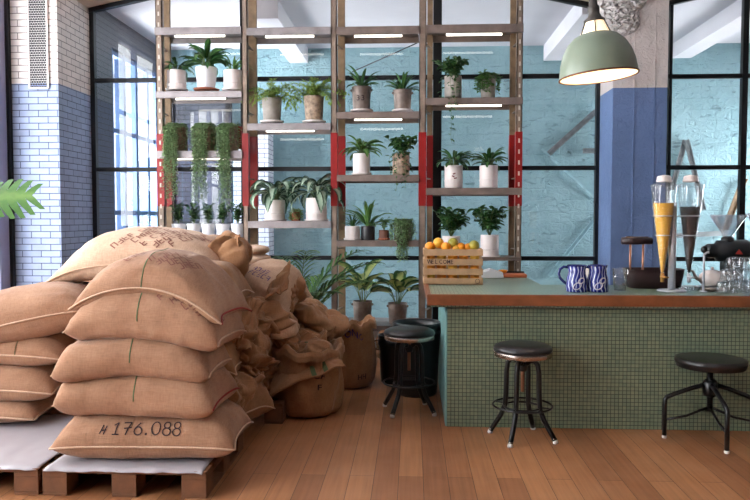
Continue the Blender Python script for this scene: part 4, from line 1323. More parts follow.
# orange crate with fruit
M['crate'] = simple('pale_crate_wood', srgb(178, 142, 106), 0.75, 0, 0.2, 10, 0.2)
cl = onc(423.5, 284.5); cr = onc(482.5, 284.5); cy = cl.y
cw = cr.x - cl.x; ch = 36.5 * cy / F; cd = 0.36
crate = empty('wooden_crate', ((cl.x + cr.x) / 2, cy, ZTOP + 0.001), 0, 'slatted pale wooden crate printed WELCOME, full of oranges, on the counter end', 'crate')
sh_ = ch / 4.75
for k in range(4):
    z0 = k * sh_ * 1.25
    hh = sh_ * 0.84
    fsl = MB().box(-cw / 2, cw / 2, 0, 0.012, z0, z0 + hh).build('slat', M['crate'], crate, 0.002)
    MB().box(-cw / 2, cw / 2, cd - 0.012, cd, z0, z0 + hh).build('slat', M['crate'], crate, 0.002)
    for s_ in (-1, 1):
        x_ = s_ * (cw / 2 - 0.006); MB().box(x_ - 0.006, x_ + 0.006, 0.012, cd - 0.012, z0, z0 + hh).build('slat', M['crate'], crate, 0.002)
    if k == 2:
        mb = MB(); xx = -cw / 2 + 0.03
        for ch_ in 'WELCOME':
            for poly in text_polys(ch_):
                b = len(mb.v); mb.v += [Vector((xx + x * 0.042, -0.0015, z0 + hh * 0.26 + y * 0.05)) for x, y in poly]; mb.face(range(b, b + len(poly)))
            xx += 0.033
        mb.build('printed_text', M['ink'], crate)
    if k == 0:
        mb = MB(); mb.ring((cw / 2 - 0.045, -0.002, z0 + hh * .55), 0.018, 0.0018, 20, Euler((pi / 2, 0, 0)).to_matrix()); mb.build('printed_mark', M['ink'], crate)
for sx_ in (-1, 1):
    for y_ in (0.022, cd - 0.022):
        MB().box(sx_ * (cw / 2 - 0.02) - 0.01, sx_ * (cw / 2 - 0.02) + 0.01, y_ - 0.01, y_ + 0.01, 0, ch).build('corner_post', M['crate'], crate)
MB().box(-cw / 2, cw / 2, 0, cd, 0.0, 0.008).build('bottom', M['crate'], crate)
def fruit_mat(n, c1, c2):
    t = NT(n); t.base(t.ramp(t.noise(t.coord(), 6, 3), [(0.35, c1), (0.65, c2)])); t.set(Roughness=0.4); t.bump(t.noise(t.coord(), 90, 2), 0.15, 0.002); return t.mat
M['orange'] = fruit_mat('orange_peel', srgb(226, 134, 22), srgb(236, 152, 34))
M['lemon'] = fruit_mat('yellow_orange_peel', srgb(226, 160, 44), srgb(226, 176, 60))
M['lime'] = fruit_mat('green_orange_peel', srgb(132, 142, 50), srgb(184, 160, 56))
M['nub'] = simple('fruit_nub', srgb(60, 76, 30), 0.8)
fr_ = random.Random(5)
tops = [(430, 247, .042, 'orange'), (438.5, 243, .044, 'lemon'), (446, 247, .040, 'orange'), (453, 243, .042, 'lime'), (461, 247, .036, 'orange'), (468, 247.5, .034, 'orange'), (474, 245.5, .042, 'lime'), (456, 248.5, .03, 'lemon')]
posn = {'orange': 'orange', 'lemon': 'yellowish orange', 'lime': 'greenish orange'}
lab_ = ['plump orange at the left corner on top of the wooden crate', 'yellowish fruit, second from the left on top of the crate', 'orange between the yellowish and the first greenish fruit on the crate',
        'greenish fruit in the middle on top of the crate', 'small orange right of the middle greenish fruit on the crate', 'small orange left of the right-hand greenish fruit on the crate', 'greenish fruit at the right corner on top of the crate', 'smallest yellowish fruit at the front middle of the crate']
def fruit(p, r, m, label, group=None, cat='orange'):
    o = MB().ball((0, 0, 0), r, 20, 12, 0.95).build('orange', M[m], loc=p)
    tag(o, label, cat, group)
    MB().lathe([(0.001, r * 0.93), (0.005, r * 0.94), (0.004, r * 0.98), (0.001, r * 0.985)], n=8).build('stem_nub', M['nub'], o)
    o.rotation_euler = (fr_.uniform(-.8, .8), fr_.uniform(-.8, .8), 0); return o
for (px, py, r_, m_), lb in zip(tops, lab_):
    p = at(px, py, Y=cy + 0.07 + fr_.uniform(0, 0.04)); fruit(p, r_ * 1.08, m_, lb, None)
for row in range(3):
    for i in range(5):
        x = crate.location.x - cw / 2 + 0.06 + i * (cw - 0.12) / 4
        fruit(Vector((x, cy + 0.075 + 0.02 * (i % 2), ZTOP + 0.06 + row * 0.086)), 0.042, 'orange' if (i + row) % 3 else 'lemon', 'orange inside the crate, %s from the left in the %s layer' % (('first', 'second', 'third', 'fourth', 'last')[i], ('bottom', 'middle', 'upper')[row]), 'oranges inside the crate')

# board with an orange half, box of napkins behind the crate
b0 = onc(491, 277.7); b1 = onc(527, 277.7)
M['board'] = simple('red_orange_board', srgb(206, 112, 74), 0.5, 0, 0.08)
bd_ = MB().box(-(b1.x - b0.x) / 2, (b1.x - b0.x) / 2, -0.11, 0.16, 0, 0.032)
bo = tag(bd_.build('cutting_board', M['board'], bevel=0.006, loc=((b0.x + b1.x) / 2, b0.y + 0.12, ZTOP + 0.001)), 'orange-red cutting board on the counter right of the crate', 'cutting board')
p = at(503, 272, Y=bo.location.y)
hf = MB().lathe([(0.001, 0.0), (0.03, 0.004), (0.043, 0.022), (0.044, 0.032), (0.001, 0.034)], n=24).build('orange_half', M['orange'], loc=(p.x, bo.location.y, ZTOP + 0.034))
tag(hf, 'cut orange half lying on the orange-red board', 'orange')
kn = MB().box(-0.02, 0.17, -0.009, 0.009, 0, 0.015); p = at(515, 273, Y=6.6)
tag(kn.build('knife_handle', M['bin'], loc=(p.x - 0.04, bo.location.y + 0.07, ZTOP + 0.034)), 'black handled knife lying on the orange-red board', 'knife')
p = at(489, 268, Y=6.65)
bx = MB().prism([(-0.13, 0), (0.14, 0), (0.13, 0.055), (0.02, 0.085), (-0.1, 0.05)], -0.07, 0.07)
tag(bx.build('paper_packet', M['w_pot2'], loc=(p.x, 6.72, ZTOP + 0.001), bevel=0.006), 'pale paper packet lying between the crate and the cutting board', 'packet')

# ---- drink dispensers on a steel post
def clear(name, tint=(0.98, 0.98, 0.98, 1), refl=1.0, haze=0.1):
    m = glass_pane(name, refl, tint); nt = m.node_tree
    out = nt.nodes['Material Output']; src = out.inputs[0].links[0].from_socket
    df = nt.nodes.new('ShaderNodeBsdfTranslucent'); df.inputs[0].default_value = (0.85, 0.9, 0.95, 1)
    d2 = nt.nodes.new('ShaderNodeBsdfDiffuse'); d2.inputs[0].default_value = (0.85, 0.9, 0.95, 1)
    a_ = nt.nodes.new('ShaderNodeAddShader'); mx = nt.nodes.new('ShaderNodeMixShader'); mx.inputs[0].default_value = haze
    nt.links.new(df.outputs[0], a_.inputs[0]); nt.links.new(d2.outputs[0], a_.inputs[1])
    nt.links.new(src, mx.inputs[1]); nt.links.new(d2.outputs[0], mx.inputs[2]); nt.links.new(mx.outputs[0], out.inputs[0])
    return m
M['clear'] = clear('clear_acrylic', (0.97, 0.98, 0.99, 1), 2.0, 0.03)
M['juice'] = simple('orange_juice', srgb(236, 178, 66), 0.3, 0, 0.03)
M['cola'] = simple('dark_brew', srgb(26, 18, 22), 0.2, 0, 0.1)
M['pole'] = simple('brushed_steel', srgb(200, 202, 210), 0.4, 0.3, 0.05)
M['brass'] = simple('brass_tap', srgb(190, 140, 80), 0.3, 0.8, 0.1)
pp = onc(671.5, 291.5); PD = pp.y + 0.03
pp = at(671.5, 290, Y=PD)
pr_ = empty('dispenser_stand', (pp.x, PD, ZTOP + 0.001), 0, 'brushed steel post on a round foot holding the two drink dispensers', 'stand')
MB().lathe([(0.001, 0), (0.105, 0), (0.108, 0.006), (0.10, 0.012), (0.04, 0.014), (0.001, 0.014)], n=40).build('base_plate', M['pole'], pr_)
MB().tube([(0, 0, 0.01), (0, 0, 0.68)], 0.028, 20).build('post', M['pole'], pr_)
def dispenser(px, liq, label, tap, pipe):
    c = at(px, 240, Y=PD - 0.02 if px < 672 else PD + 0.03); X, Y = c.x, c.y
    def zz(py): return H - (py - 218) * Y / F
    e = empty('drink_dispenser', (X, Y, zz(277)), 0, label, 'drink dispenser')
    o_ = zz(277)
    k = Y / F
    w = 11.6 * k
    pr = [(1.6 * k, zz(272)), (2.2 * k, zz(268)), (w * 0.93, zz(202)), (w, zz(188)), (w * 1.02, zz(186))]
    MB().lathe([(r, z - o_) for r, z in pr], n=40, cap=False).build('container', M['clear'], e)
    MB().lathe([(w * 1.04, zz(187.5) - o_), (w * 1.08, zz(186.5) - o_), (w * 1.04, zz(185.5) - o_), (w * 0.5, zz(184) - o_), (w * 0.5, zz(181) - o_), (0.001, zz(180.5) - o_)], n=40).build('lid', M['clear'], e)
    MB().lathe([(w * 0.62, zz(183) - o_), (w * 0.64, zz(181.5) - o_), (w * 0.56, zz(180) - o_), (w * 0.6, zz(179) - o_), (w * 0.5, zz(177) - o_), (0.001, zz(175.8) - o_)], n=32).build('lid_knob', M['w_pot'], e)
    top = 203.5 if liq == 'juice' else 207
    f_ = (268 - top) / (268 - 202.0) * 0.95
    MB().lathe([(0.001, zz(272) - o_), (1.2 * k, zz(271) - o_), (1.9 * k, zz(267.5) - o_), ((2.2 * k + (w * 0.93 - 2.2 * k) * f_) * 0.96, zz(top) - o_), (0.001, zz(top) - o_)], n=36).build('drink', M[liq], e)
    for py in (216, 235):
        r_ = 2.2 * k + (w * 0.93 - 2.2 * k) * (268 - py) / 66.0
        rg = MB().ring((0, 0, zz(py) - o_), r_ + 0.004, 0.004, 32).build('holder_ring', M['pole'], e)
        dx = pp.x - X; s_ = 1 if dx > 0 else -1
        MB().tube([(s_ * r_, 0, zz(py) - o_), (dx, PD - Y, zz(py) - o_)], 0.005, 8).build('holder_arm', M['pole'], e)
    MB().tube([(0, 0, zz(272) - o_), (0, 0, zz(281) - o_)], 0.014, 12).build('spout', M[tap], e)
    MB().tube([(0, -0.01, zz(275.5) - o_), (0, -0.06, zz(275.5) - o_)], 0.010, 10).build('tap_body', M[tap], e)
    MB().tube([(-0.035, -0.05, zz(275) - o_), (0.03, -0.05, zz(276) - o_)], 0.006, 8).build('tap_lever', M[tap], e)
dispenser(663, 'juice', 'tall cone dispenser filled with orange juice, left of the steel post', 'brass', 0)
dispenser(689.5, 'cola', 'tall cone dispenser filled with dark brew, right of the steel post', 'pole', 0)

# ---- dark tray with a handled scoop behind
M['dkwood'] = simple('dark_brown_lacquer', srgb(52, 34, 36), 0.4, 0, 0.15, 10)
def beh(px, py, Y): return at(px, py, Y=Y)
Yt = 5.84
c0 = beh(624, 279, Yt); c1 = beh(682, 279, Yt)
ww = (c1.x - c0.x) / 2
tr = empty('basin', ((c0.x + c1.x) / 2, Yt, ZTOP + 0.001), 0, 'dark brown oval basin on the counter behind the steel post', 'basin')
mb = MB(); mb.smooth = True; n = 48; pr = [(0.001, 0.0), (0.84, 0.0), (0.9, 0.02), (0.98, 0.12), (1.0, 0.15), (1.03, 0.152), (0.97, 0.145), (0.93, 0.1), (0.85, 0.03), (0.001, 0.02)]
for r_, z in pr:
    for k in range(n):
        t = 2 * pi * k / n; mb.v.append(Vector((r_ * ww * sgnpow(cos(t), 0.6), r_ * 0.15 * sgnpow(sin(t), 0.6), z)))
for j in range(len(pr) - 1):
    for k in range(n): k2 = (k + 1) % n; mb.face((j * n + k, j * n + k2, (j + 1) * n + k2, (j + 1) * n + k))
mb.build('bowl_body', M['dkwood'], tr)
# handled machine behind the basin
a = beh(624, 262, 5.98); b = beh(649, 262, 5.98); kz = 5.98 / F
mm = empty('knock_box', ((a.x + b.x) / 2, 5.98, ZTOP + 0.001), 0, 'copper coloured stand with a dark cross handle behind the brown basin', 'stand')
hw = (b.x - a.x) / 2; zt = beh(636, 241, 5.98).z - ZTOP
for s_ in (-1, 1): MB().tube([(s_ * (hw - 0.05), 0, 0), (s_ * (hw - 0.05), 0, zt)], 0.009, 10).build('upright', M['copper'], mm)
MB().tube([(-hw - 0.02, 0, zt), (hw + 0.02, 0, zt)], 0.03, 16).build('cross_handle', M['dkwood'], mm)
MB().box(-hw + 0.01, hw - 0.01, -0.008, 0.008, zt + 0.02, zt + 0.036).build('cross_rail', M['chrome'], mm)
MB().box(-hw, hw, -0.05, 0.04, 0, 0.02).build('foot', M['dkwood'], mm)
# clear beaker left of the basin
p = beh(620, 284, 5.6)
bk = MB().lathe([(0.001, 0), (0.045, 0), (0.06, 0.17), (0.058, 0.17), (0.043, 0.006), (0.001, 0.006)], n=28, cap=False)
tag(bk.build('glass_beaker', M['clear'], loc=(p.x, 5.6, ZTOP + 0.001)), 'clear glass beaker on the counter left of the brown basin', 'glass')

# ---- teapot
M['tea'] = simple('brushed_tin', srgb(172, 158, 150), 0.3, 0.7, 0.1)
p = beh(712, 287, 5.62); tp = empty('teapot', (p.x, 5.62, ZTOP + 0.001), 0, 'round metal teapot with an upright spout, between the dispensers and the upturned glasses', 'teapot')
MB().lathe([(0.001, 0.03), (0.05, 0.03), (0.085, 0.05), (0.1, 0.085), (0.092, 0.12), (0.06, 0.15), (0.03, 0.158), (0.001, 0.16)], n=36).build('body', M['w_pot'], tp)
MB().lathe([(0.001, 0.0), (0.1, 0.0), (0.125, 0.012), (0.13, 0.03), (0.12, 0.03), (0.1, 0.016), (0.001, 0.014)], n=36).build('saucer', M['tea'], tp)
MB().ball((0, 0, 0.17), 0.014, 12, 8).build('lid_knob', M['tea'], tp)
MB().tube([(-0.08, -0.02, 0.07), (-0.13, -0.02, 0.10), (-0.155, -0.02, 0.15), (-0.18, -0.02, 0.16)], [0.018, 0.014, 0.01, 0.008], 10).build('spout', M['tea'], tp)
MB().tube([(0.08, 0, 0.13), (0.13, 0, 0.14), (0.15, 0, 0.10), (0.12, 0, 0.06), (0.09, 0, 0.05)], 0.008, 10).build('handle', M['tea'], tp)
# steam wand / swan tap
p = beh(703.5, 288, 5.5); st = empty('swan_tap', (p.x, 5.5, ZTOP + 0.001), 0, 'thin upright steel pipe with a hooked top beside the teapot', 'tap')
MB().lathe([(0.001, 0), (0.03, 0), (0.03, 0.008), (0.008, 0.012), (0.001, 0.012)], n=20).build('base', M['pole'], st)
MB().tube([(0, 0, 0), (0, 0, 0.26), (0.0, 0, 0.285), (0.02, 0, 0.30), (0.035, 0, 0.30)], 0.008, 10).build('pipe', M['pole'], st)

# ---- small glass dish under the dark dispenser
p = beh(690, 287, 5.6)
tag(MB().lathe([(0.001, 0), (0.06, 0), (0.1, 0.035), (0.097, 0.035), (0.058, 0.006), (0.001, 0.006)], n=28, cap=False).build('glass_dish', M['clear'], loc=(p.x, 5.6, ZTOP + 0.001)), 'shallow clear dish under the dark brew dispenser', 'dish')

# ---- upturned glasses in stacks
gl0 = None
gspots = [(726, 293, 0), (737, 294, 0), (748, 293, 0), (731, 288, .16), (742, 288, .16), (728, 286.5, .3), (739, 286, .3), (750, 286.5, .3), (734, 284, .42), (745, 284, .42)]
def make_glass(lab):
    e = empty('drinking_glass', (0, 0, 0), 0, lab, 'glass', 'upturned glasses')
    MB().lathe([(0.044, 0), (0.046, 0.003), (0.036, 0.078), (0.033, 0.086), (0.001, 0.087)], n=24, cap=False).build('wall', M['clear'], e)
    MB().lathe([(0.001, 0.074), (0.032, 0.074), (0.034, 0.085), (0.001, 0.0875)], n=24).build('thick_base', M['clear2'], e)
    return e
M['clear2'] = clear('thick_glass', (0.88, 0.92, 0.96, 1), 2.5, 0.15)
g0 = make_glass('upturned clear glass in the cluster at the right end of the counter')
first = True
rows_ = [(5.42, (722, 731.5, 741, 750.5), 0), (5.54, (727, 736, 745.5, 755), 0), (5.66, (730, 740, 750), 0),
         (5.46, (726, 736, 745.5), 0.088), (5.58, (731, 741, 751), 0.088), (5.50, (731, 741, 751), 0.176), (5.60, (736, 746), 0.176)]
rn_ = ['front row on the counter', 'second row on the counter', 'rear row on the counter', 'front of the second tier', 'rear of the second tier', 'front of the top tier', 'rear of the top tier']
for ri, (Yg, xs, zo) in enumerate(rows_):
    for gi, px in enumerate(xs):
        g = g0 if first else copy_tree(g0)
        first = False
        p = at(px, 280, Y=Yg); g.location = (p.x, Yg, ZTOP + 0.001 + zo)
        g['label'] = 'upturned clear glass, %s from the left, %s' % (('first', 'second', 'third', 'fourth')[gi], rn_[ri])

# ---- grinders
def grinder(px, py, Y, label, sc=1.0):
    p = at(px, py, Y=Y); g = empty('coffee_grinder', (p.x, Y, ZTOP + 0.001), 0, label, 'coffee grinder')
    zc = p.z - ZTOP
    k = sc
    M_ = Euler((0, R(90), 0)).to_matrix()
    MB().lathe([(0.001, -0.19), (0.05, -0.19), (0.058, -0.17), (0.058, -0.12), (0.085, -0.10), (0.09, 0.0), (0.09, 0.13), (0.06, 0.16), (0.001, 0.16)], (0, 0, zc), 28, M_).build('housing', M['bin'], g)
    MB().ball((-0.20, 0, zc + 0.01), 0.03, 16, 10).build('adjusting_knob', M['bin'], g)
    MB().lathe([(0.035, 0), (0.04, 0.05), (0.13, 0.19), (0.14, 0.21), (0.135, 0.21), (0.035, 0.05)], (-0.02, 0, zc + 0.08), 28, cap=False).build('hopper', M['clear2'], g)
    MB().lathe([(0.001, 0.0), (0.05, 0.0), (0.05, 0.04), (0.03, 0.06)], (-0.02, 0, zc + 0.06), 24).build('hopper_neck', M['bin'], g)
    MB().box(-0.09, 0.09, -0.09, 0.12, 0, 0.03).build('foot', M['bin'], g, 0.006)
    MB().box(-0.04, 0.05, 0.0, 0.1, 0.03, zc - 0.06).build('column', M['bin'], g, 0.01)
    MB().tube([(-0.05, -0.02, zc - 0.07), (-0.05, -0.06, zc - 0.14)], 0.022, 12).build('chute', M['bin'], g)
    # red triangle badge
    mb = MB(); yb_ = -0.0925
    mb.v += [Vector((0.0, yb_, zc - 0.022)), Vector((0.06, yb_, zc - 0.022)), Vector((0.03, yb_, zc + 0.018))]; mb.face((0, 1, 2))
    mb.build('badge', M['badge'], g)
    return g
M['badge'] = simple('red_badge', srgb(196, 60, 52), 0.5, 0, 0.02)
grinder(730, 251, 5.85, 'black coffee grinder with a red triangle badge and clear hopper, behind the glasses')
grinder(766, 249, 5.95, 'black coffee grinder cut by the right edge of the photo')
# ------------------------------------------------------------------ plants
def blade(mb, p, az, el, L, w, droop=0.6, fold=0.25, n=6, shape='lance', twist=0.0):
    """one leaf: a creased curved strip with a midrib line in its UVs"""
    p = Vector(p); az_ = az; b0 = len(mb.v); e = el; step = L / n
    side = Vector((-sin(az), cos(az), 0)); side.rotate(Matrix.Rotation(twist, 3, Vector((cos(az), sin(az), 0))))
    for i in range(n + 1):
        t = i / n
        if shape == 'lance': ww = w * (sin(pi * min(1, t * 0.93 + 0.07)) ** 0.7)
        elif shape == 'broad': ww = w * (sin(pi * min(1, t ** 0.8 * 0.97 + 0.03)) ** 0.8)
        else: ww = w * (1 - t) ** 0.6 * min(1, 0.5 + 2 * t)
        if i == n: ww = w * 0.03
        d = Vector((cos(az) * cos(e), sin(az) * cos(e), sin(e)))
        up = side.cross(d) * -1
        mb.v += [p - side * ww / 2 + up * ww * fold, p.copy(), p + side * ww / 2 + up * ww * fold]
        p = p + d * step; e -= droop * step / L * (0.5 + t) * 1.4
    for i in range(n):
        k = b0 + i * 3; v0 = i / n; v1 = (i + 1) / n
        mb.face((k, k + 1, k + 4, k + 3), ((0, v0), (.5, v0), (.5, v1), (0, v1)))
        mb.face((k + 1, k + 2, k + 5, k + 4), ((.5, v0), (1, v0), (1, v1), (.5, v1)))


def fol(mb): mb.smooth = True; return mb

def rosette(rd, n, L, w, el=(0.3, 1.3), droop=0.9, shape='lance', base_r=0.02, z0=0.0, stem=None, seg=6):
    mb = fol(MB()); sm = MB()
    for i in range(n):
        az = 2 * pi * i / n * 2.4 + rd.uniform(-.4, .4); e = rd.uniform(*el); l = L * rd.uniform(.7, 1.1)
        bp = Vector((base_r * cos(az), base_r * sin(az), z0 + rd.uniform(0, 0.02)))
        if stem:
            hs = stem * rd.uniform(0.45, 1.1)
            tp = bp + Vector((cos(az) * cos(e) * hs * 0.6, sin(az) * cos(e) * hs * 0.6, hs * (0.5 + 0.5 * sin(e))))
            sm.tube([bp, (bp + tp) / 2 + Vector((0, 0, hs * 0.08)), tp], 0.004, 5); bp = tp; e = e - 0.35
        blade(mb, bp, az, e, l, w * rd.uniform(.8, 1.15), droop * rd.uniform(.7, 1.3), shape=shape, n=seg, twist=rd.uniform(-.4, .4))
    return mb, sm

def bushy(rd, n, R_, Hh, L, w, shape='broad', droop=0.7):
    """many leaves on a few branching stems"""
    mb = fol(MB()); sm = MB(); k = max(3, n // 8)
    for j in range(k):
        az = 2 * pi * j / k + rd.uniform(-.5, .5); rr = R_ * rd.uniform(0.2, 0.85); h = Hh * rd.uniform(.6, 1.0)
        pts = [Vector((0, 0, 0)) + Vector((cos(az), sin(az), 0)) * rr * t ** 1.3 + Vector((0, 0, h * t)) for t in (0, .3, .6, 1.0)]
        sm.tube(pts, 0.0035, 5)
        m = n // k
        for i in range(m):
            t = 0.25 + 0.75 * (i + 1) / m
            p = Vector((cos(az), sin(az), 0)) * rr * t ** 1.3 + Vector((0, 0, h * t))
            blade(mb, p, rd.uniform(0, 2 * pi), rd.uniform(-.1, .9), L * rd.uniform(.7, 1.15), w * rd.uniform(.8, 1.2), droop, shape=shape, n=4, twist=rd.uniform(-.5, .5))
    return mb, sm

def trailing(rd, n, r, z0, lens, leaf=0.02, dens=0.014, spread=0.03, front=True):
    """strings of small leaves that rise, spill over the rim and hang"""
    mb = fol(MB()); sm = MB()
    for i in range(n):
        az = rd.uniform(-pi, 0) if (front and rd.random() < 0.75) else rd.uniform(0, 2 * pi)
        L = rd.uniform(*lens); x, y = cos(az) * r * rd.uniform(.3, 1), sin(az) * r * rd.uniform(.3, 1)
        if front and L > 0.28: az = rd.uniform(-pi * .68, -pi * .32)
        pts = [Vector((x * 0.4, y * 0.4, z0)), Vector((x, y, z0 + 0.03 + rd.uniform(0, .03)))]
        ex, ey = cos(az) * (r * 1.12 + rd.uniform(0, spread)), sin(az) * (r * 1.12 + rd.uniform(0, spread))
        if front and L > 0.28: ex *= 0.85; ey = min(ey, -0.215 - rd.uniform(0, .03))
        pts.append(Vector((ex, ey, z0 - 0.01)))
        m = max(2, int(L / 0.04)); px_, py_ = ex, ey
        for k in range(m):
            px_ += rd.uniform(-.007, .007); py_ += rd.uniform(-.004, .004)
            pts.append(Vector((px_, py_, z0 - 0.01 - L * (k + 1) / m)))
        sm.tube(pts, 0.0018, 3)
        for a, b in zip(pts[:-1], pts[1:]):
            d = (b - a).length; q = max(1, int(d / dens))
            for k in range(q):
                p = a + (b - a) * (k + rd.random()) / q
                blade(mb, p, rd.uniform(0, 2 * pi), rd.uniform(-.6, .6), leaf * rd.uniform(.7, 1.2), leaf * 0.7, 0.6, shape='broad', n=2)
    return mb, sm

def fern(rd, n, L, w):
    mb = fol(MB()); sm = MB()
    for i in range(n):
        az = 2 * pi * i / n * 2.4 + rd.uniform(-.4, .4); e = rd.uniform(.5, 1.4); l = L * rd.uniform(.6, 1.1)
        p = Vector((0, 0, 0)); pts = [p.copy()]; m = 9
        for k in range(m):
            d = Vector((cos(az) * cos(e), sin(az) * cos(e), sin(e))); p = p + d * l / m; pts.append(p.copy()); e -= rd.uniform(.10, .26)
            for s_ in (-1, 1):
                for q in range(2):
                    blade(mb, p + d * rd.uniform(-.01, .01), az + s_ * rd.uniform(.7, 1.3), e + rd.uniform(-.3, .5), w * (1 - abs(k / m - .4)) * rd.uniform(.7, 1.2), w * 0.17, 0.5, n=2)
        sm.tube(pts, 0.002, 3)
    return mb, sm

def pot_cyl(r, h, mat, taper=1.0, ring=True):
    mb = MB(); rb = r * taper
    return mb.lathe([(0.001, 0.0), (rb * .97, 0.0), (rb, 0.006), (r, h - 0.006), (r * .99, h), (r * .92, h), (r * .90, h - 0.03), (0.001, h - 0.032)], n=36, cap=False)

def plant(px, pyb, w, h, kind, label, pot='w', name='potted_plant', Y=8.10, seed=0, saucer=None, group=None, taper=1.0, scale=1.0, band=False, deco=None, cat='plant', **kw):
    rd = random.Random(seed * 17 + 5)
    p = at(px, pyb, Y=Y); k = Y / F; r = w * k / 2; hh = h * k
    e = empty(name, p, 0, label, cat, group)
    pm = {'w': M['w_pot'], 'w2': M['w_pot2'], 't': M['terra'], 'b': M['brown_pot'], 'd': M['dark_pot'], 'g': M['galv'], 'grey': M['grey_pot'], 'red': M['red_pot'], 'pat': M['pat_pot']}[pot]
    z0 = 0
    if saucer:
        s_ = MB().lathe([(0.001, 0), (r * 1.12, 0), (r * 1.2, 0.02), (r * 1.16, 0.022), (r * 1.05, 0.008), (0.001, 0.008)], n=36, cap=False)
        s_.build('saucer', {'w': M['w_pot'], 'b': M['terra']}[saucer], e); z0 = 0.008
    pt = pot_cyl(r, hh - z0, pm, taper); pt.v = [v + Vector((0, 0, z0)) for v in pt.v]
    po = pt.build('pot', pm, e)
    if band: MB().lathe([(r * 1.0, hh * .30), (r * 1.035, hh * .31), (r * 1.035, hh * .35), (r * 1.0, hh * .36)], n=36, cap=False).build('band', pm, po)
    if pot == 'g':
        MB().ring((0, 0, hh), r, 0.006, 36).build('rim', pm, po)
        for s_ in (-1, 1): MB().ball((s_ * r * 1.03, -0.01, hh * .88), 0.016, 10, 6).build('ear', pm, po)
        MB().ring((0, 0, hh * .80), r * 1.0, 0.003, 36).build('hoop', pm, po)
    if deco == '33':
        mb = MB()
        xx = -0.052
        for c_ in '33':
            for poly in text_polys(c_):
                b = len(mb.v)
                for x, y in poly:
                    X = xx + x * 0.085; mb.v.append(Vector((X, -math.sqrt(max(0, r * r - X * X)) * (taper + (1 - taper) * .5) - 0.006, hh * .42 + y * 0.085)))
                mb.face(range(b, b + len(poly)))
            xx += 0.055
        mb.build('painted_number', M['ink'], po)
    if deco == 'mark':
        mb = MB()
        for (x0, z0_, a_) in ((0, .62, .4), (-.01, .5, -.5), (.015, .42, .2)):
            c_ = Vector((x0, -r - 0.0015, hh * z0_)); mb.bar(c_ + Vector((-.016 * cos(a_), 0, -.016 * sin(a_))), c_ + Vector((.016 * cos(a_), 0, .016 * sin(a_))), 0.002, 0.012)
        mb.build('red_mark', M['red_ink'], po)
    MB().lathe([(0.001, hh - 0.02), (r * .88, hh - 0.024)], n=24, cap=False).build('soil', M['soil'], e)
    zt = hh - 0.02; S = scale
    lm = kw.get('leaf')
    parts = []
    if kind == 'spiky': mb, sm = rosette(rd, kw.get('n', 22), 0.26 * S, 0.034 * S, (0.25, 1.45), 0.9, z0=0)
    elif kind == 'spider': mb, sm = rosette(rd, kw.get('n', 20), 0.27 * S, 0.024 * S, (0.5, 1.5), 1.3, z0=0)
    elif kind == 'tuft': mb, sm = rosette(rd, int(kw.get('n', 26) * 1.5), 0.24 * S, 0.06 * S, (0.1, 1.4), 0.9, z0=0, stem=0.12 * S)
    elif kind == 'broad': mb, sm = rosette(rd, kw.get('n', 16), 0.27 * S, 0.13 * S, (0.5, 1.5), 0.7, 'broad', stem=0.2 * S, seg=7)
    elif kind == 'silver': mb, sm = rosette(rd, int(kw.get('n', 22) * 1.3), 0.36 * S, 0.11 * S, (0.1, 1.4), 1.7, 'broad', stem=0.16 * S, seg=8)
    elif kind == 'bushy': mb, sm = bushy(rd, kw.get('n', 60) * 2, 0.24 * S, 0.30 * S, 0.11 * S, 0.055 * S)
    elif kind == 'small': mb, sm = bushy(rd, int(kw.get('n', 46) * 1.6), 0.09 * S, 0.23 * S, 0.07 * S, 0.036 * S)
    elif kind == 'fern': mb, sm = fern(rd, kw.get('n', 30), 0.40 * S, 0.085 * S)
    elif kind == 'trail': mb, sm = trailing(rd, kw.get('n', 34), r, 0.0, kw.get('lens', (0.1, 0.5)), kw.get('lf', 0.032))
    elif kind == 'vine':
        mb, sm = bushy(rd, 150, 0.25 * S, 0.2 * S, 0.08 * S, 0.06 * S)
        m2, s2 = trailing(rd, kw.get('nv', 9), r, 0.0, kw.get('lens', (0.05, 0.25)), 0.055 * S, 0.035)
        for a_, b_ in ((mb, m2), (sm, s2)):
            o_ = len(a_.v); a_.v += b_.v
            for f_, u_ in zip(b_.f, b_.uv): a_.face([q + o_ for q in f_], u_)
    mb.v = [Vector(v) + Vector((0, 0, zt)) for v in mb.v]
    lo = mb.build('foliage', M[lm or 'lf_dark'], e)
    if sm.v:
        sm.v = [Vector(v) + Vector((0, 0, zt)) for v in sm.v]; sm.build('stems', M['stem'], e)
    return e

M['grey_pot'] = simple('grey_stoneware', srgb(146, 138, 130), 0.6, 0, 0.2, 14, 0.2)
M['red_pot'] = simple('red_clay', srgb(160, 70, 56), 0.6, 0, 0.1)
M['pat_pot'] = simple('speckled_clay', srgb(150, 128, 108), 0.6, 0, 0.5, 26, 0.1)
M['red_ink'] = simple('dark_red_mark', srgb(120, 34, 40), 0.6)

# top shelf, first bay
plant(177, 91, 18.5, 20, 'tuft', 'white cylinder pot with short upright leaves, leftmost on the highest planted shelf', seed=1, band=True, scale=.75, n=18, saucer='w')
plant(206.5, 91, 21.5, 23, 'tuft', 'white tapered pot on a brown saucer with a dense dark tuft of leaves', 'w2', seed=2, taper=.78, saucer='b', scale=1.15, n=34)
plant(233, 91, 18.5, 20, 'spider', 'white cylinder pot with thin spidery leaves, right on the highest left shelf', seed=3, band=True, scale=1.0, n=24, saucer='w', leaf='lf_mid')
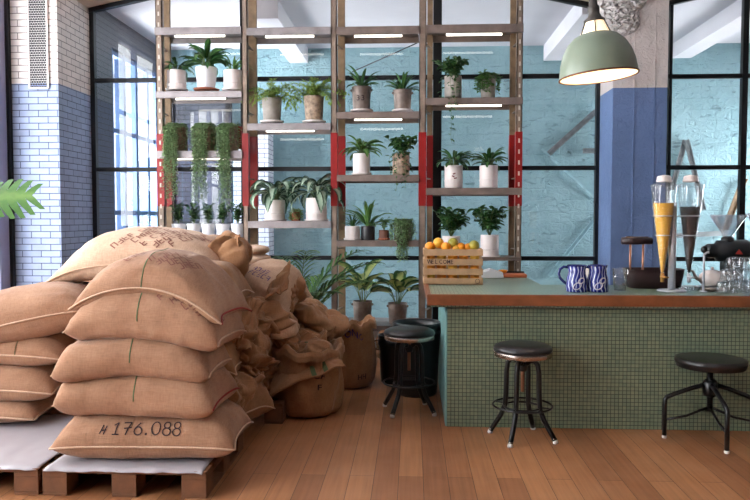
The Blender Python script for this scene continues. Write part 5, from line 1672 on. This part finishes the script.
# hanging strings, first bay
plant(177, 151, 21, 24, 'trail', 'brown pot with grey-green strings hanging far down, leftmost of the trailing plants', 'pat', seed=4, lens=(0.1, 0.85), n=62, leaf='lf_string')
plant(205, 151, 23, 24, 'trail', 'brown pot with strings hanging far down, middle of the trailing plants in the left bay', 'pat', seed=5, lens=(0.1, 0.9), n=62, leaf='lf_string')
plant(229, 151, 19, 24, 'trail', 'brown pot with a narrow curtain of strings, right of three trailing plants', 'pat', seed=6, lens=(0.1, 0.92), n=56, leaf='lf_string')
plant(239, 149, 10, 22, 'small', 'small reddish pot beside the right-hand trailing plant', 'red', seed=7, scale=.35, n=16, Y=8.2)
# row of five white cups
cup = None
for i, px in enumerate((179, 194, 208.5, 223, 238)):
    if cup is None:
        cup = plant(px, 237, 14.5, 13.5, 'small', 'small white tapered cup with a dark leafy seedling, leftmost of the row of five', 'w2', seed=8, taper=.72, group='row of white cups', scale=1.0, n=54)
    else:
        c = copy_tree(cup); c.location = at(px, 237, Y=8.10); c.rotation_euler = (0, 0, i * 1.3)
        c['label'] = 'white tapered cup with a dark seedling, %s of the row of five' % ('second from the left', 'middle', 'second from the right', 'rightmost')[i - 1]
# second bay
plant(272, 123, 20, 24, 'fern', 'grey pot with airy fern, left on the upper shelf of the second bay', 'grey', seed=12, saucer='w', leaf='lf_lime', taper=.85)
plant(314, 123, 20, 26, 'fern', 'grey pot with airy fern, right on the upper shelf of the second bay', 'pat', seed=13, saucer='w', leaf='lf_lime', taper=.85, scale=1.05)
plant(275, 221, 20, 21, 'silver', 'cream pot with big silver-centred leaves, left on the middle shelf of the second bay', 'w', seed=14, leaf='lf_silver', band=True, saucer='w')
plant(316.5, 221, 21, 23, 'silver', 'patterned cream pot with big silver-centred leaves, right on the middle shelf of the second bay', 'w', seed=15, leaf='lf_silver', band=True, saucer='w')
plant(296, 221, 9, 9, 'trail', 'tiny yellowish trailing plant between the two silver-leaved ones', 't', seed=16, lens=(0.02, 0.08), n=22, leaf='lf_pale', lf=0.035)
# third bay
plant(361.5, 112, 19, 24, 'spiky', 'galvanised bucket painted 33 with a spiky plant, third bay', 'g', seed=17, taper=.88, deco='33', scale=1.1, saucer='w')
plant(402.5, 112, 18, 21, 'spiky', 'plain worn bucket with a spiky plant, right of the bucket painted 33', 'g', seed=18, taper=.9, scale=1.05, saucer='w', n=26)
plant(361.5, 175, 17, 21, 'tuft', 'marbled white pot with spreading green leaves, third bay beside the ivy', 'w', seed=19, leaf='lf_mid', scale=.9, n=22, saucer='w')
plant(401, 175, 17, 21, 'vine', 'speckled pot overgrown with dark ivy whose tendrils hang below the shelf', 'pat', seed=20, scale=1.0, lens=(0.05, 0.5), nv=8)
plant(352.5, 240, 15, 14, 'spider', 'white pot with thin arching leaves, left end of the crowded low shelf', 'w', seed=21, saucer='w', scale=.75)
plant(368, 240, 14, 14, 'spiky', 'black pot with tall arching green leaves on the crowded low shelf', 'd', seed=22, scale=1.35, n=20, leaf='lf_mid')
plant(384, 240, 10, 10, 'small', 'small brown pot with a tiny plant, between the black pot and the trailing one', 'b', seed=23, scale=.75, n=24, leaf='lf_mid', saucer='b')
plant(403, 240, 18, 18, 'trail', 'pale pot buried under fine grey-green strings, right end of the crowded low shelf', 'grey', seed=24, lens=(0.08, 0.42), n=60, leaf='lf_string')
plant(362.5, 325, 19, 24, 'broad', 'worn bucket with large cream-centred leaves, left on the bottom shelf of the third bay', 'g', seed=25, taper=.9, leaf='lf_cream', scale=1.25, n=16)
plant(397.5, 325, 19, 22, 'broad', 'worn bucket with cream-centred leaves, right on the bottom shelf behind the stool', 'g', seed=26, taper=.9, leaf='lf_cream', scale=1.05, n=16)
# fourth bay
plant(453, 98, 17, 21, 'vine', 'grey pot with a glossy dark vine climbing out, its lime tendrils hanging, fourth bay top', 'grey', seed=27, lens=(0.2, 0.8), nv=4)
plant(488, 98, 16, 21, 'trail', 'grey ribbed pot with wilting leaves, right on the top shelf of the fourth bay', 'grey', seed=28, lens=(0.02, 0.18), n=26, leaf='lf_mid', lf=0.055, taper=.85)
plant(453.5, 188, 18, 22, 'tuft', 'white pot with a small red mark and dark leaves, fourth bay middle shelf', 'w', seed=29, band=True, deco='mark', scale=.85, n=22)
plant(488.5, 188, 18, 22, 'tuft', 'plain white pot with thin dark leaves, right of the pot with the red mark', 'w', seed=30, band=True, scale=.8, n=24)
plant(451, 257, 18, 21, 'bushy', 'white pot with a dark bushy plant rising right behind the orange crate', 'w', seed=31, scale=1.05, n=80)
plant(489.5, 257, 18, 22, 'bushy', 'white banded pot with a dark bushy plant, on the low shelf right of the crate', 'w', seed=32, band=True, scale=1.05, n=90, saucer='w')

# palm behind the heap
def palm():
    rd = random.Random(77); g = at(303, 345, Z=0)
    Yp = 7.3; p = at(300, 300, Y=Yp)
    e = empty('potted_palm', (p.x, Yp, 0), 0, 'feathery palm in a pot standing behind the heap of sacks before the second bay', 'plant')
    pot_cyl(0.16, 0.28, None, .8).build('pot', M['dark_pot'], e)
    MB().lathe([(0.001, 0.25), (0.14, 0.25)], n=24, cap=False).build('soil', M['soil'], e)
    for i in range(18):
        mb = fol(MB()); sm = MB()
        az = 2 * pi * i / 18 + rd.uniform(-.3, .3); el = rd.uniform(1.1, 1.5); L = rd.uniform(.85, 1.35); q = Vector((0, 0, 0.25)); pts = [q.copy()]; m = 16
        for k in range(m):
            d = Vector((cos(az) * cos(el), sin(az) * cos(el), sin(el))); q = q + d * L / m; pts.append(q.copy()); el -= 0.045 + 0.004 * k
            if k > 3:
                for s_ in (-1, 1): blade(mb, q, az + s_ * rd.uniform(.6, .9), el + 0.1, 0.26 * (1 - abs(k / m - .6) * .9), 0.028, 0.8, n=4)
        sm.tube(pts, 0.005, 5)
        f = sm.build('frond_stalk', M['stem'], e); mb.build('frond', M['lf_dark' if i % 3 else 'lf_mid'], f)
palm()

# monstera by the left window
def monstera():
    rd = random.Random(5); X0, Y0 = XL + 0.32, 6.25
    e = empty('monstera_plant', (X0, Y0, 0), 0, 'tall swiss cheese plant by the left window, one cut leaf reaching into view', 'plant')
    pot_cyl(0.2, 0.35, None, .8).build('pot', M['w_pot'], e)
    MB().lathe([(0.001, 0.32), (0.18, 0.32)], n=24, cap=False).build('soil', M['soil'], e)
    def mleaf(tip_c, nrm, size, rot, i):
        # outline with deep cuts between the lobes
        c_ = Vector(tip_c) - Vector((X0, Y0, 0)); nrm = Vector(nrm).normalized()
        ax = nrm.cross(Vector((0, 0, 1))).normalized() if abs(nrm.z) < .95 else Vector((1, 0, 0)); ay = nrm.cross(ax).normalized()
        ca, sa = cos(rot), sin(rot); U = ax * ca + ay * sa; V = ax * -sa + ay * ca
        mb = fol(MB()); nl = 6
        def P(u, v): return c_ + U * u * size + V * v * size + nrm * (-0.35 * size * (v * v) - 0.12 * size * u * u)
        for s_ in (-1, 1):
            for k in range(nl):
                t0 = -0.05 + k / nl * 1.0; t1 = t0 + 0.98 / nl
                wv = 0.5 * sin(pi * min(1, (k + 1.2) / (nl + 1.4))) ** 0.6
                adv = 0.16 + 0.07 * k / nl
                N = 5
                for q in range(N):
                    f0 = q / N; f1 = (q + 1) / N
                    def ed(f, t): return P(t + adv * f * 1.2, s_ * wv * f)
                    sh = lambda f: 0.0 if f < .5 else (f - .5) * 0.07
                    i0 = len(mb.v)
                    lo0, hi0 = t0 + sh(f0), t1 + (0.02 if f0 < .3 else -sh(f0)); lo1, hi1 = t0 + sh(f1), t1 + (0.02 if f1 < .3 else -sh(f1))
                    mb.v += [ed(f0, lo0), ed(f1, lo1), ed(f1, hi1), ed(f0, hi0)]
                    mb.face((i0, i0 + 1, i0 + 2, i0 + 3), ((.5 - f0 * .5, 0), (.5 - f1 * .5, 0), (.5 - f1 * .5, 1), (.5 - f0 * .5, 1)))
        lf = mb.build('leaf', M['lf_mid'], e)
        base = P(-0.05, 0)
        sm = MB(); sm.tube([Vector((0, 0, 0.33)), Vector((base.x * .25, base.y * .25, base.z * .75)), base], 0.011, 8); sm.build('leaf_stalk', M['stem'], e)
    mleaf(at(-22, 200, Y=6.25), (0.15, -0.8, 0.55), 0.46, 3.35, 0)
    mleaf((X0 + 0.05, Y0 + 0.1, 2.05), (0.5, -.2, 0.6), 0.5, 1.0, 1)
    mleaf((X0 + 0.0, Y0 - 0.35, 1.75), (0.3, -.8, 0.5), 0.46, 2.0, 2)
    mleaf((X0 - 0.1, Y0 - 0.1, 2.4), (0.2, .8, 0.5), 0.45, 0.3, 3)
    mleaf((X0 + 0.1, Y0 + 0.35, 1.6), (0.3, .7, 0.5), 0.42, 5.0, 4)
monstera()

# perforated vent cover on the pier
def vent():
    a = at(28, 0, Y=7.63); b = at(48.5, 88, Y=7.63); top = at(28, -30, Y=7.63).z
    e = empty('vent_cover', ((a.x + b.x) / 2, 7.63, b.z), 0, 'tall perforated metal vent cover high on the white brick pier', 'vent')
    w2 = (b.x - a.x) / 2; h_ = top - b.z
    t = NT('perforated_sheet'); c = t.coord(); x, y, z = t.sep(c)
    rowz = t.math('DIVIDE', z, 0.026); par = t.math('MODULO', t.math('FLOOR', rowz), 2.0)
    xx = t.math('ADD', t.math('DIVIDE', x, 0.028), t.math('MULTIPLY', par, 0.5))
    fx_ = t.math('SUBTRACT', t.math('FRACT', t.math('ADD', xx, 100.0)), 0.5); fz_ = t.math('SUBTRACT', t.math('FRACT', t.math('ADD', rowz, 100.0)), 0.5)
    d = t.math('SQRT', t.math('ADD', t.math('MULTIPLY', fx_, fx_), t.math('MULTIPLY', fz_, fz_)))
    k = t.math('LESS_THAN', d, 0.50)
    zsp = ZB - b.z
    paint = t.mix(t.math('GREATER_THAN', z, zsp), srgb(120, 140, 190), srgb(196, 190, 188))
    t.base(t.mix(k, paint, srgb(22, 22, 30))); t.set(Roughness=0.6)
    MB().box(-w2, w2, -0.008, 0.006, 0, h_).build('grille', t.mat, e)
    for s_ in (-1, 1): MB().box(s_ * w2 - 0.008, s_ * w2 + 0.008, -0.014, 0.004, 0, h_).build('edge_strip', M['w_pot'], e)
    MB().box(-w2, w2, -0.014, 0.004, -0.008, 0.008).build('edge_strip', M['w_pot'], e)
vent()
